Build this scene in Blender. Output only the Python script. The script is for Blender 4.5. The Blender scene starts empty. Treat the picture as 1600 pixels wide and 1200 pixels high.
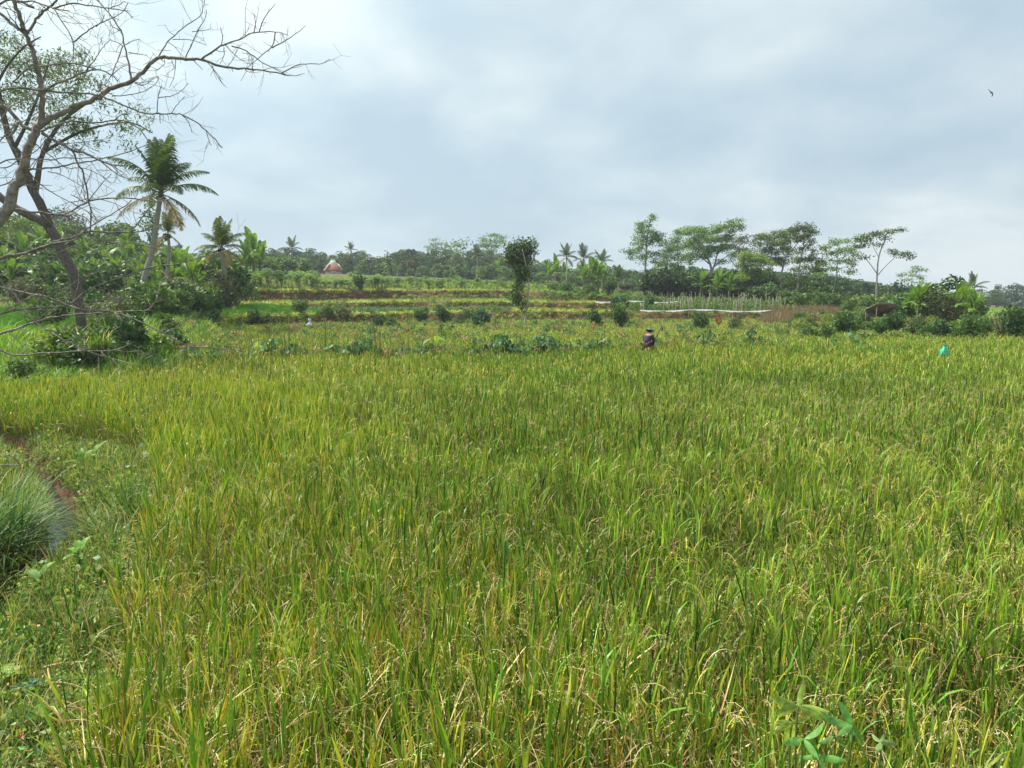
import bpy, math, random
import numpy as np
from mathutils import Vector, Matrix

SC = bpy.context.scene
# ------------------------------------------------------------------ camera
F = 1170.0
PITCH = math.atan(130 / F)
CAMZ = 2.6
cam_d = bpy.data.cameras.new("camera")
cam = bpy.data.objects.new("camera", cam_d)
SC.collection.objects.link(cam)
cam.location = (0, 0, CAMZ)
cam.rotation_euler = (math.pi / 2 - PITCH, 0, 0)
cam_d.sensor_fit = 'HORIZONTAL'
cam_d.angle = 2 * math.atan(800 / F)
cam_d.clip_start = 0.05
cam_d.clip_end = 6000
SC.camera = cam

# ------------------------------------------------------------------ exposure, light
SC.view_settings.view_transform = 'Standard'
SC.view_settings.look = 'None'
SC.view_settings.exposure = 0.6
SC.view_settings.gamma = 1.0
SC.render.engine = 'CYCLES'
cy = SC.cycles
cy.max_bounces = 6
cy.diffuse_bounces = 2
cy.glossy_bounces = 2
cy.transmission_bounces = 4
cy.transparent_max_bounces = 4
cy.volume_bounces = 0
cy.use_denoising = True
cy.sample_clamp_indirect = 4.0

SUN_EL, SUN_AZ = 54.0, -66.0      # azimuth measured from +Y towards +X
sd = bpy.data.lights.new("sun", 'SUN')
sd.energy = 5.0
sd.angle = math.radians(0.6)
sd.color = (1.0, 0.95, 0.86)
sun = bpy.data.objects.new("sun", sd)
SC.collection.objects.link(sun)
_e, _a = math.radians(SUN_EL), math.radians(SUN_AZ)
sdir = Vector((math.sin(_a) * math.cos(_e), math.cos(_a) * math.cos(_e), math.sin(_e)))
sun.rotation_euler = sdir.to_track_quat('Z', 'Y').to_euler()

world = bpy.data.worlds.new("World")
SC.world = world
world.use_nodes = True
wt = world.node_tree
wt.nodes.clear()


def N(t, kind, **kw):
    n = t.nodes.new(kind)
    for k, v in kw.items():
        if k == 'ins':
            for a, b in v.items():
                n.inputs[a].default_value = b
        else:
            setattr(n, k, v)
    return n


def ramp(t, stops, interp='LINEAR'):
    n = t.nodes.new('ShaderNodeValToRGB')
    cr = n.color_ramp
    cr.interpolation = interp
    while len(cr.elements) < len(stops):
        cr.elements.new(0.5)
    for e, (p, c) in zip(cr.elements, stops):
        e.position = p
        e.color = (c[0], c[1], c[2], 1)
    return n


sky = N(wt, 'ShaderNodeTexSky', sky_type='NISHITA', sun_disc=False)
sky.sun_elevation = _e
sky.sun_rotation = _a
sky.dust_density = 2.0
tc = N(wt, 'ShaderNodeTexCoord')
sep = N(wt, 'ShaderNodeSeparateXYZ')
wt.links.new(tc.outputs['Generated'], sep.inputs[0])
zz = N(wt, 'ShaderNodeMath', operation='ADD', ins={1: 0.34})
wt.links.new(sep.outputs['Z'], zz.inputs[0])
zm = N(wt, 'ShaderNodeMath', operation='MAXIMUM', ins={1: 0.05})
wt.links.new(zz.outputs[0], zm.inputs[0])
dv = [N(wt, 'ShaderNodeMath', operation='DIVIDE') for _ in range(2)]
for d_, o_ in zip(dv, ('X', 'Y')):
    wt.links.new(sep.outputs[o_], d_.inputs[0])
    wt.links.new(zm.outputs[0], d_.inputs[1])
cmb = N(wt, 'ShaderNodeCombineXYZ', ins={2: 3.1})
wt.links.new(dv[0].outputs[0], cmb.inputs[0])
wt.links.new(dv[1].outputs[0], cmb.inputs[1])
n1 = N(wt, 'ShaderNodeTexNoise', ins={'Scale': 1.1, 'Detail': 5.0, 'Roughness': 0.45, 'Distortion': 0.25})
n2 = N(wt, 'ShaderNodeTexNoise', ins={'Scale': 3.2, 'Detail': 6.0, 'Roughness': 0.5, 'Distortion': 0.2})
for n_ in (n1, n2):
    wt.links.new(cmb.outputs[0], n_.inputs['Vector'])
mixn = N(wt, 'ShaderNodeMix', data_type='FLOAT', ins={0: 0.38})
wt.links.new(n1.outputs[0], mixn.inputs[2])
wt.links.new(n2.outputs[0], mixn.inputs[3])
cr = ramp(wt, [(0.40, (0.53, 0.68, 0.78)), (0.47, (0.61, 0.76, 0.84)), (0.53, (0.71, 0.84, 0.89)), (0.60, (0.88, 0.98, 0.99))])
wt.links.new(mixn.outputs[0], cr.inputs[0])
# brighter, bluer towards the sun side (upper left), greyer low down
dt = N(wt, 'ShaderNodeVectorMath', operation='DOT_PRODUCT')
dt.inputs[1].default_value = sdir
wt.links.new(tc.outputs['Generated'], dt.inputs[0])
gl = ramp(wt, [(0.10, (0.90, 0.90, 0.92)), (0.5, (1.0, 1.0, 1.0)), (0.72, (1.18, 1.22, 1.2)), (1.0, (1.9, 1.85, 1.75))])
wt.links.new(dt.outputs['Value'], gl.inputs[0])
mul = N(wt, 'ShaderNodeMix', data_type='RGBA', blend_type='MULTIPLY', ins={0: 1.0})
wt.links.new(cr.outputs[0], mul.inputs[6])
wt.links.new(gl.outputs[0], mul.inputs[7])
skm = N(wt, 'ShaderNodeVectorMath', operation='SCALE')
skm.inputs['Scale'].default_value = 0.10
wt.links.new(sky.outputs[0], skm.inputs[0])
fin = N(wt, 'ShaderNodeMix', data_type='RGBA', ins={0: 0.86})
wt.links.new(skm.outputs[0], fin.inputs[6])
wt.links.new(mul.outputs[2], fin.inputs[7])
bg = N(wt, 'ShaderNodeBackground', ins={'Strength': 0.70})
wo = N(wt, 'ShaderNodeOutputWorld')
wt.links.new(fin.outputs[2], bg.inputs[0])
wt.links.new(bg.outputs[0], wo.inputs[0])

# ------------------------------------------------------------------ helpers
rs = np.random.RandomState(11)
R = random.Random(5)
COL = SC.collection


def ray(px, py):
    xc = (px - 800) / F
    yc = (600 - py) / F
    c, s = math.cos(PITCH), math.sin(PITCH)
    Y = c + yc * s
    return xc / Y, (-s + yc * c) / Y


def P(px, py, D):
    sx, sz = ray(px, py)
    return Vector((D * sx, D, CAMZ + D * sz))


def G(px, py, z=0.0):
    sx, sz = ray(px, py)
    D = (z - CAMZ) / sz
    return Vector((D * sx, D, z))


def smooth_noise(x, y, seed=0):
    """cheap smooth value noise, arrays ok, about -1..1"""
    a = np.sin(x * 1.31 + y * 0.73 + seed * 1.7) + np.sin(x * -0.57 + y * 1.93 + seed * 2.9)
    b = np.sin(x * 2.9 + y * 1.3 + 1.3 * np.sin(y * 0.8 + seed)) + np.sin(y * 3.3 - x * 1.1 + seed * 0.5)
    return (a + 0.5 * b) / 3.0


class MB:
    def __init__(self):
        self.V, self.F4, self.F3, self.C, self.n = [], [], [], [], 0

    def add(self, V, F4=None, F3=None, C=(0.5, 0.5, 0.5)):
        V = np.asarray(V, dtype=np.float64).reshape(-1, 3)
        if F4 is not None and len(F4):
            self.F4.append(np.asarray(F4, dtype=np.int64).reshape(-1, 4) + self.n)
        if F3 is not None and len(F3):
            self.F3.append(np.asarray(F3, dtype=np.int64).reshape(-1, 3) + self.n)
        C = np.asarray(C, dtype=np.float64)
        if C.ndim == 1:
            C = np.tile(C, (len(V), 1))
        self.V.append(V)
        self.C.append(C)
        self.n += len(V)
        return self

    def mesh(self, name, mat, smooth=False):
        me = bpy.data.meshes.new(name)
        V = np.concatenate(self.V) if self.V else np.zeros((0, 3))
        C = np.concatenate(self.C) if self.C else np.zeros((0, 3))
        f4 = np.concatenate(self.F4) if self.F4 else np.zeros((0, 4), int)
        f3 = np.concatenate(self.F3) if self.F3 else np.zeros((0, 3), int)
        nl = f4.size + f3.size
        me.vertices.add(len(V))
        me.vertices.foreach_set('co', V.astype(np.float32).ravel())
        me.loops.add(nl)
        me.loops.foreach_set('vertex_index', np.concatenate([f4.ravel(), f3.ravel()]).astype(np.int32))
        me.polygons.add(len(f4) + len(f3))
        st = np.concatenate([np.arange(len(f4)) * 4, f4.size + np.arange(len(f3)) * 3]).astype(np.int32)
        me.polygons.foreach_set('loop_start', st)
        at = me.color_attributes.new('col', 'FLOAT_COLOR', 'POINT')
        c4 = np.concatenate([C, np.ones((len(C), 1))], 1).astype(np.float32)
        at.data.foreach_set('color', c4.ravel())
        if smooth:
            me.polygons.foreach_set('use_smooth', np.ones(len(f4) + len(f3), dtype=bool))
        me.materials.append(mat)
        me.update(calc_edges=True)
        return me

    def build(self, name, mat, parent=None, smooth=False, link=True):
        o = bpy.data.objects.new(name, self.mesh(name, mat, smooth))
        if link:
            COL.objects.link(o)
        if parent is not None:
            o.parent = parent
        return o


def tag(o, label=None, cat=None, group=None, kind=None):
    if label:
        o['label'] = label
    if cat:
        o['category'] = cat
    if group:
        o['group'] = group
    if kind:
        o['kind'] = kind
    return o


def empty(name, loc=(0, 0, 0), rz=0.0, scale=1.0):
    o = bpy.data.objects.new(name, None)
    o.empty_display_size = 0.2
    COL.objects.link(o)
    o.location = loc
    o.rotation_euler = (0, 0, rz)
    o.scale = (scale,) * 3
    return o


def copy_tree(o, parent=None):
    c = o.copy()
    COL.objects.link(c)
    c.parent = parent
    for ch in list(o.children):
        copy_tree(ch, c)
    return c


# ---- shape makers
def catmull(pts, rad, sub=3):
    pts = [np.array(p, float) for p in pts]
    out, ro = [], []
    n = len(pts)
    for i in range(n - 1):
        p0 = pts[max(i - 1, 0)]
        p1, p2 = pts[i], pts[i + 1]
        p3 = pts[min(i + 2, n - 1)]
        for k in range(sub):
            t = k / sub
            out.append(0.5 * ((2 * p1) + (-p0 + p2) * t + (2 * p0 - 5 * p1 + 4 * p2 - p3) * t * t + (-p0 + 3 * p1 - 3 * p2 + p3) * t ** 3))
            ro.append(rad[i] * (1 - t) + rad[i + 1] * t)
    out.append(pts[-1])
    ro.append(rad[-1])
    return np.array(out), np.array(ro)


def tube(mb, pts, rad, sides=7, col=(0.3, 0.25, 0.2), rough=0.0):
    pts = np.asarray(pts, float)
    n = len(pts)
    rad = np.broadcast_to(np.asarray(rad, float), (n,))
    tan = np.gradient(pts, axis=0)
    tan /= np.linalg.norm(tan, axis=1, keepdims=True) + 1e-9
    ref = np.array([0.0, 1.0, 0.0]) if abs(tan[0][1]) < 0.8 else np.array([1.0, 0, 0])
    u = np.cross(tan, ref)
    u /= np.linalg.norm(u, axis=1, keepdims=True) + 1e-9
    v = np.cross(tan, u)
    a = np.linspace(0, 2 * math.pi, sides, endpoint=False)
    rr = rad[:, None] * (1 + rough * rs.uniform(-1, 1, (n, sides)))
    V = pts[:, None, :] + rr[:, :, None] * (np.cos(a)[None, :, None] * u[:, None, :] + np.sin(a)[None, :, None] * v[:, None, :])
    F4 = []
    for i in range(n - 1):
        for j in range(sides):
            k = (j + 1) % sides
            F4.append((i * sides + j, i * sides + k, (i + 1) * sides + k, (i + 1) * sides + j))
    V = V.reshape(-1, 3)
    V = np.vstack([V, pts[-1:], pts[:1]])
    F3 = [((n - 1) * sides + j, (n - 1) * sides + (j + 1) % sides, n * sides) for j in range(sides)]
    F3 += [((j + 1) % sides, j, n * sides + 1) for j in range(sides)]
    mb.add(V, F4, F3, col)


def blades(mb, B, S, L, W, base, az, lean, curve, twist, c0, c1, prof=None):
    """B strips of S segments. arrays of length B; base (B,3); c0,c1 (B,3) colours at root and tip"""
    s = np.linspace(0, 1, S + 1)
    ang = lean[:, None] + curve[:, None] * s[None, :] ** 1.6
    dl = (L / S)[:, None]
    am = (ang[:, 1:] + ang[:, :-1]) / 2
    h = np.concatenate([np.zeros((B, 1)), np.cumsum(np.sin(am) * dl, 1)], 1)
    z = np.concatenate([np.zeros((B, 1)), np.cumsum(np.cos(am) * dl, 1)], 1)
    ctr = base[:, None, :] + np.stack([h * np.cos(az)[:, None], h * np.sin(az)[:, None], z], -1)
    if prof is None:
        w = np.minimum(1.0, 0.45 + 1.6 * s) * (1 - s ** 2.6)
        w[-1] = 0.04
    else:
        w = prof(s)
    ta = az[:, None] + math.pi / 2 + twist[:, None] * s[None, :]
    side = np.stack([np.cos(ta), np.sin(ta), 0 * ta], -1) * (W[:, None] * w[None, :] / 2)[:, :, None]
    V = np.stack([ctr - side, ctr + side], 2)          # B,S+1,2,3
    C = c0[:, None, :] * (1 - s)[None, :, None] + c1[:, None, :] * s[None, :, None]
    C = np.repeat(C[:, :, None, :], 2, 2)
    b = np.arange(B)[:, None] * (2 * (S + 1)) + 2 * np.arange(S)[None, :]
    F4 = np.stack([b, b + 1, b + 3, b + 2], -1).reshape(-1, 4)
    mb.add(V.reshape(-1, 3), F4, None, C.reshape(-1, 3))
    return ctr


def leaves(mb, pts, size, aspect, up=0.5, col=(0.1, 0.2, 0.05), var=0.25, droop=0.0, fold=False):
    """leaf quads (pointed lozenges) at pts"""
    n = len(pts)
    if n == 0:
        return
    nor = rs.normal(size=(n, 3)) * (1 - up)
    nor[:, 2] += up * 1.6
    nor /= np.linalg.norm(nor, axis=1, keepdims=True) + 1e-9
    d = rs.normal(size=(n, 3))
    d[:, 2] -= droop
    d -= nor * (d * nor).sum(1, keepdims=True)
    d /= np.linalg.norm(d, axis=1, keepdims=True) + 1e-9
    e = np.cross(nor, d)
    sz = size * rs.uniform(0.65, 1.3, n)[:, None]
    a = pts
    V = np.stack([a - d * sz * 0.5, a + e * sz * aspect * 0.5 - d * sz * .05, a + d * sz * 0.5, a - e * sz * aspect * 0.5 - d * sz * .05], 1)
    c = np.asarray(col, float)
    if c.ndim == 1:
        c = np.tile(c, (n, 1))
    f = rs.uniform(1 - var, 1 + var, (n, 1))
    hue = rs.uniform(-0.12, 0.12, (n, 1))
    c = c * f * np.concatenate([1 + hue, np.ones((n, 1)), 1 - hue], 1)
    mb.add(V.reshape(-1, 3), np.arange(4 * n).reshape(n, 4), None, np.repeat(c, 4, 0))


def in_ell(n, c, r, shell=0.6):
    v = rs.normal(size=(n, 3))
    v /= np.linalg.norm(v, axis=1, keepdims=True)
    k = rs.uniform(0, 1, (n, 1)) ** (1 / 3)
    k = shell * np.maximum(k, 0.75) + (1 - shell) * k
    return np.asarray(c)[None, :] + v * k * np.asarray(r)[None, :]


# ------------------------------------------------------------------ materials
def mat_new(name):
    m = bpy.data.materials.new(name)
    m.use_nodes = True
    m.node_tree.nodes.clear()
    return m, m.node_tree


def mat_leaf(name, trans=0.35, rough=0.5, spec=0.3, varscale=2.5, var=0.25):
    m, t = mat_new(name)
    at = N(t, 'ShaderNodeAttribute', attribute_name='col')
    ge = N(t, 'ShaderNodeNewGeometry')
    no = N(t, 'ShaderNodeTexNoise', ins={'Scale': varscale, 'Detail': 3.0})
    t.links.new(ge.outputs['Position'], no.inputs['Vector'])
    mr = N(t, 'ShaderNodeMapRange', ins={1: 0.3, 2: 0.7, 3: 1 - var, 4: 1 + var})
    t.links.new(no.outputs[0], mr.inputs[0])
    sc = N(t, 'ShaderNodeVectorMath', operation='SCALE')
    t.links.new(at.outputs['Color'], sc.inputs[0])
    t.links.new(mr.outputs[0], sc.inputs['Scale'])
    p = N(t, 'ShaderNodeBsdfPrincipled', ins={'Roughness': rough, 'Specular IOR Level': spec})
    t.links.new(sc.outputs[0], p.inputs['Base Color'])
    tr = N(t, 'ShaderNodeBsdfTranslucent')
    tm = N(t, 'ShaderNodeMix', data_type='RGBA', blend_type='MULTIPLY', ins={0: 1.0})
    tm.inputs[7].default_value = (1.35, 1.25, 0.55, 1)
    t.links.new(sc.outputs[0], tm.inputs[6])
    t.links.new(tm.outputs[2], tr.inputs[0])
    mx = N(t, 'ShaderNodeMixShader', ins={0: trans})
    t.links.new(p.outputs[0], mx.inputs[1])
    t.links.new(tr.outputs[0], mx.inputs[2])
    o = N(t, 'ShaderNodeOutputMaterial')
    t.links.new(mx.outputs[0], o.inputs[0])
    return m


def mat_col(name, rough=0.8, spec=0.3, noise=8.0, var=0.3, bump=0.0, metallic=0.0, coords='Object'):
    """surface whose own colour is the col attribute with mottling"""
    m, t = mat_new(name)
    at = N(t, 'ShaderNodeAttribute', attribute_name='col')
    tcx = N(t, 'ShaderNodeTexCoord')
    no = N(t, 'ShaderNodeTexNoise', ins={'Scale': noise, 'Detail': 6.0, 'Roughness': 0.65})
    t.links.new(tcx.outputs[coords], no.inputs['Vector'])
    mr = N(t, 'ShaderNodeMapRange', ins={1: 0.3, 2: 0.7, 3: 1 - var, 4: 1 + var})
    t.links.new(no.outputs[0], mr.inputs[0])
    sc = N(t, 'ShaderNodeVectorMath', operation='SCALE')
    t.links.new(at.outputs['Color'], sc.inputs[0])
    t.links.new(mr.outputs[0], sc.inputs['Scale'])
    p = N(t, 'ShaderNodeBsdfPrincipled', ins={'Roughness': rough, 'Specular IOR Level': spec, 'Metallic': metallic})
    t.links.new(sc.outputs[0], p.inputs['Base Color'])
    if bump:
        b = N(t, 'ShaderNodeBump', ins={'Strength': bump, 'Distance': 0.02})
        t.links.new(no.outputs[0], b.inputs['Height'])
        t.links.new(b.outputs[0], p.inputs['Normal'])
    o = N(t, 'ShaderNodeOutputMaterial')
    t.links.new(p.outputs[0], o.inputs[0])
    return m


M_RICE = mat_leaf('rice_leaf', 0.18, 0.42, 0.32, 1.3, 0.3)
M_LEAF = mat_leaf('leaf', 0.33, 0.5, 0.3, 2.0, 0.22)
M_FAR = mat_leaf('far_foliage', 0.22, 0.7, 0.12, 0.22, 0.4)
M_NEAR = mat_leaf('near_leaf', 0.36, 0.5, 0.25, 45.0, 0.35)
M_GLOSS = mat_leaf('broad_leaf', 0.36, 0.48, 0.25, 3.0, 0.15)
M_DRY = mat_leaf('dry_plant', 0.2, 0.8, 0.1, 3.0, 0.25)
M_BARK = mat_col('bark', 0.85, 0.2, 18.0, 0.6, 1.0)
M_WOOD = mat_col('weathered_wood', 0.8, 0.2, 20.0, 0.3, 0.3)
M_CLOTH = mat_col('cloth', 0.9, 0.1, 30.0, 0.2, 0.2)
M_PLAST = mat_col('plastic_film', 0.35, 0.5, 6.0, 0.12, 0.3)
M_PLASTER = mat_col('plaster', 0.85, 0.2, 1.5, 0.15, 0.1)
M_TILE = mat_col('roof_tile', 0.8, 0.2, 5.0, 0.3, 0.4)
M_SKIN = mat_col('skin', 0.6, 0.3, 20.0, 0.1)

# ------------------------------------------------------------------ terrain profile
# for each picture column: rows of (distance, picture row) for terrace feet and lips
KP = [-700, 0, 200, 300, 400, 500, 600, 800, 1000, 1200, 1400, 1600, 2300]
T0 = [(26, 535), (26.5, 530), (45, 487), (45.4, 482), (60, 455), (60.5, 450), (80, 405), (110, 385), (300, 392), (900, 440)]
TR = [(60, 508), (60.3, 507), (90, 496), (90.4, 495), (120, 490), (120.4, 489), (150, 486), (250, 481), (300, 480.5), (900, 473)]
ROWS = {
    -700: T0, 0: T0,
    200: [(30, 520), (30.5, 515), (46, 487), (46.5, 482), (60, 465), (60.6, 460), (80, 415), (110, 395), (300, 410), (900, 445)],
    300: [(42, 508), (42.7, 497), (58, 482), (58.4, 479), (66, 474), (67, 461), (85, 434), (120, 414), (300, 425), (900, 450)],
    400: [(50, 508), (50.7, 495), (62, 478), (62.4, 476), (72, 468), (73, 454), (105, 432), (145, 423), (300, 436), (900, 455)],
    500: [(58, 503), (58.8, 492), (70, 481), (70.7, 475), (82, 468), (83, 454), (115, 434), (160, 427), (300, 440), (900, 458)],
    600: [(66, 501), (66.8, 491), (78, 481), (78.8, 472), (92, 465), (93, 454), (125, 437), (175, 430), (300, 445), (900, 460)],
    800: [(70, 497), (70.8, 487), (82, 480), (82.8, 471.5), (95, 464), (96, 454.5), (130, 443), (180, 439), (300, 450), (900, 462)],
    1000: [(70, 497), (70.8, 489), (82, 485), (82.8, 475), (95, 472), (95.8, 468), (125, 461), (180, 455), (300, 462), (900, 466)],
    1200: [(70, 495), (70.6, 490), (85, 482), (85.3, 480), (100, 476), (100.3, 475), (130, 469), (200, 465), (300, 469), (900, 470)],
    1400: [(65, 500), (65.3, 498), (85, 490), (85.3, 489), (110, 484), (110.4, 483), (140, 480), (220, 476), (300, 476), (900, 472)],
    1600: TR, 2300: TR,
}
EDGE = {-700: 17, 0: 18, 200: 22, 300: 25, 400: 27.5, 500: 27.5, 600: 27.5, 800: 28, 1000: 31.5, 1200: 34, 1400: 34, 1600: 34, 2300: 34}
COLD, COLZ = [], []
for k in KP:
    e = EDGE[k]
    rr = list(ROWS[k])
    if 400 <= k <= 1200:
        for i_, o_ in ((0, 4), (2, 2), (4, 3)):
            rr[i_] = (rr[i_][0], rr[i_][1] + o_)
    z5 = P(k, rr[0][1], rr[0][0]).z
    ds = [-12.0, e, e + 0.5, e + 1.1, rr[0][0] - 1.2] + [a for a, b in rr]
    zs = [0.0, 0.0, 0.28, 0.12, z5 * 0.9] + [P(800, b, a).z for a, b in rr]
    COLD.append(ds)
    COLZ.append(zs)
COLD = np.array(COLD)
COLZ = np.array(COLZ)
TS = (np.array(KP) - 800) / F * math.cos(PITCH)
NR = COLD.shape[1]


def rows_at(t):
    t = np.asarray(t, float)
    D = np.stack([np.interp(t, TS, COLD[:, i]) for i in range(NR)], 0)
    Z = np.stack([np.interp(t, TS, COLZ[:, i]) for i in range(NR)], 0)
    w = 0.35 * np.sin(t * 41) + 0.3 * np.sin(t * 97 + 1) + 0.18 * np.sin(t * 223 + 2)
    for i in range(1, NR - 2):
        grp = i if i < 4 else (i + (i % 2))       # foot and lip of one bank wander together
        if i >= 5:
            grp = 5 + 2 * ((i - 5) // 2)
        D[i] = D[i] + w * (0.012 * D[i]) * (1 + 0.4 * math.sin(grp * 2.1)) + 0.006 * D[i] * np.sin(t * 60 + grp)
    return D, Z


# left edge of the main rice field, ditch line
RB = [G(150, 1260, .15), G(172, 1200, .15), G(205, 1000, .15), G(240, 860, .15), G(252, 770, .15), G(238, 720, .15), G(200, 700, .15), G(110, 682, .15), G(-40, 672, .15), G(-400, 660, .15)]
RB = [Vector((-.80, 1.4, 0)), Vector((-1.35, 2.5, 0))] + RB
RBY = np.array([p.y for p in RB])
RBX = np.array([p.x for p in RB])
DITCH = np.array([(p.x, p.y) for p in (G(-260, 700, -.2), G(20, 705, -.2), G(62, 745, -.2), G(100, 800, -.2), G(98, 850, -.2), G(45, 905, -.2), G(-10, 960, -.2), G(-90, 1060, -.2), G(-300, 1300, -.2))])


def edge_x(y):
    return np.interp(y, RBY, RBX)


def dist_poly(x, y, poly):
    best = np.full(np.shape(x), 1e9)
    side = np.zeros(np.shape(x))
    for (ax, ay), (bx, by) in zip(poly[:-1], poly[1:]):
        dx, dy = bx - ax, by - ay
        L2 = dx * dx + dy * dy
        u = np.clip(((x - ax) * dx + (y - ay) * dy) / L2, 0, 1)
        d = np.hypot(x - ax - u * dx, y - ay - u * dy)
        cr_ = dx * (y - ay) - dy * (x - ax)
        side = np.where(d < best, np.sign(cr_), side)
        best = np.minimum(best, d)
    return best, side


def ground(x, y):
    """height and band index"""
    x = np.atleast_1d(np.asarray(x, float))
    y = np.atleast_1d(np.asarray(y, float))
    t = np.clip(x / np.maximum(y, 12.0), -2.5, 2.5)
    D, Z = rows_at(t)
    z = np.zeros_like(x)
    seg = np.zeros(x.shape, int)
    for i in range(NR - 1):
        m = (y >= D[i]) & (y < D[i + 1])
        f = (y - D[i]) / (D[i + 1] - D[i])
        z = np.where(m, Z[i] * (1 - f) + Z[i + 1] * f, z)
        seg = np.where(m, i, seg)
    z = np.where(y >= D[-1], Z[-1], z)
    seg = np.where(y >= D[-1], NR, seg)
    left = (y < 16.6) & (x < edge_x(y))
    ex = edge_x(y) - x
    lh = 0.05 * np.clip(ex / 0.35, 0, 1) + 0.05 * smooth_noise(x * 2.2, y * 2.2, 3) * np.clip(ex, 0, 1)
    dd, side = dist_poly(x, y, DITCH)
    lh = lh + np.where(side < 0, 0.35, 0.0) * np.clip((dd - 0.5) / 1.4, 0, 1)
    lh = lh - 0.62 * np.exp(-(dd / 0.27) ** 4)
    z = np.where(left, lh, z)
    seg = np.where(left, -1, seg)
    return z, seg


def gz(x, y):
    return float(ground(x, y)[0][0])


def in_paddy(x, y):
    z, s = ground(x, y)
    return s == 0


# terrain sheet
ts = np.concatenate([np.linspace(-2.4, -0.9, 16)[:-1], np.linspace(-0.9, 0.9, 301), np.linspace(0.9, 2.4, 16)[1:]])
Dr, Zr = rows_at(ts)
near = np.concatenate([np.arange(-12, 1.5, 1.5), np.arange(1.5, 16.6, 0.14)])
GX, GY = [], []
for yv in near:
    GX.append(ts * 12.0 if yv < 12 else ts * yv)
    GY.append(np.full(len(ts), yv))
a0 = np.full(len(ts), near[-1])
prev = a0
for i in range(1, NR):
    cur = np.maximum(Dr[i], 16.8 + 0.01 * i)
    nsub = [0, 6, 2, 2, 10, 2, 4, 8, 4, 8, 4, 12, 10, 8, 6][i]
    for k in range(1, nsub + 1):
        yy = prev + (cur - prev) * k / nsub
        GX.append(ts * yy)
        GY.append(yy)
    prev = cur
GX = np.array(GX)
GY = np.array(GY)
GZ = np.zeros_like(GX)
for i in range(len(GX)):
    # a hair inside the band so that foot and lip keep their own height
    GZ[i] = ground(GX[i], GY[i] - 1e-4)[0]
rough_amp = np.clip((GY - 16) / 60, 0.0, 1) * 0.10
GZ += rough_amp * smooth_noise(GX * 1.1, GY * 1.1, 8) + 0.012 * smooth_noise(GX * 6, GY * 6, 4)
nr_, nc_ = GX.shape
ii = np.arange(nr_ - 1)[:, None] * nc_ + np.arange(nc_ - 1)[None, :]
F4 = np.stack([ii, ii + 1, ii + 1 + nc_, ii + nc_], -1).reshape(-1, 4)


def mat_ground():
    m, t = mat_new('soil_and_turf')
    ge = N(t, 'ShaderNodeNewGeometry')
    sp = N(t, 'ShaderNodeSeparateXYZ')
    t.links.new(ge.outputs['Normal'], sp.inputs[0])
    n1_ = N(t, 'ShaderNodeTexNoise', ins={'Scale': 0.9, 'Detail': 8.0, 'Roughness': 0.65})
    n2_ = N(t, 'ShaderNodeTexNoise', ins={'Scale': 9.0, 'Detail': 6.0, 'Roughness': 0.7})
    for n_ in (n1_, n2_):
        t.links.new(ge.outputs['Position'], n_.inputs['Vector'])
    soil = ramp(t, [(0.3, (0.040, 0.022, 0.013)), (0.5, (0.10, 0.052, 0.028)), (0.7, (0.22, 0.125, 0.065))])
    t.links.new(n2_.outputs[0], soil.inputs[0])
    turf = ramp(t, [(0.3, (0.05, 0.075, 0.018)), (0.5, (0.09, 0.13, 0.03)), (0.72, (0.17, 0.16, 0.06))])
    t.links.new(n2_.outputs[0], turf.inputs[0])
    ad = N(t, 'ShaderNodeMath', operation='MULTIPLY_ADD', ins={1: 0.25, 2: -0.125})
    t.links.new(n1_.outputs[0], ad.inputs[0])
    a2 = N(t, 'ShaderNodeMath', operation='ADD')
    t.links.new(sp.outputs['Z'], a2.inputs[0])
    t.links.new(ad.outputs[0], a2.inputs[1])
    mr = N(t, 'ShaderNodeMapRange', ins={1: 0.84, 2: 0.95, 3: 0.0, 4: 1.0})
    t.links.new(a2.outputs[0], mr.inputs[0])
    # bare mud under the rice near the camera: patches
    mr2 = N(t, 'ShaderNodeMapRange', ins={1: 0.42, 2: 0.58, 3: 0.25, 4: 1.0})
    t.links.new(n1_.outputs[0], mr2.inputs[0])
    mm = N(t, 'ShaderNodeMath', operation='MULTIPLY')
    t.links.new(mr.outputs[0], mm.inputs[0])
    t.links.new(mr2.outputs[0], mm.inputs[1])
    mx = N(t, 'ShaderNodeMix', data_type='RGBA')
    t.links.new(mm.outputs[0], mx.inputs[0])
    t.links.new(soil.outputs[0], mx.inputs[6])
    t.links.new(turf.outputs[0], mx.inputs[7])
    p = N(t, 'ShaderNodeBsdfPrincipled', ins={'Roughness': 0.95, 'Specular IOR Level': 0.15})
    t.links.new(mx.outputs[2], p.inputs['Base Color'])
    b = N(t, 'ShaderNodeBump', ins={'Strength': 0.8, 'Distance': 0.06})
    t.links.new(n2_.outputs[0], b.inputs['Height'])
    t.links.new(b.outputs[0], p.inputs['Normal'])
    o = N(t, 'ShaderNodeOutputMaterial')
    t.links.new(p.outputs[0], o.inputs[0])
    return m


mb = MB()
mb.add(np.stack([GX.ravel(), GY.ravel(), GZ.ravel()], -1), F4)
ter = mb.build('ground', mat_ground(), smooth=False)
tag(ter, kind='structure')

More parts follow.
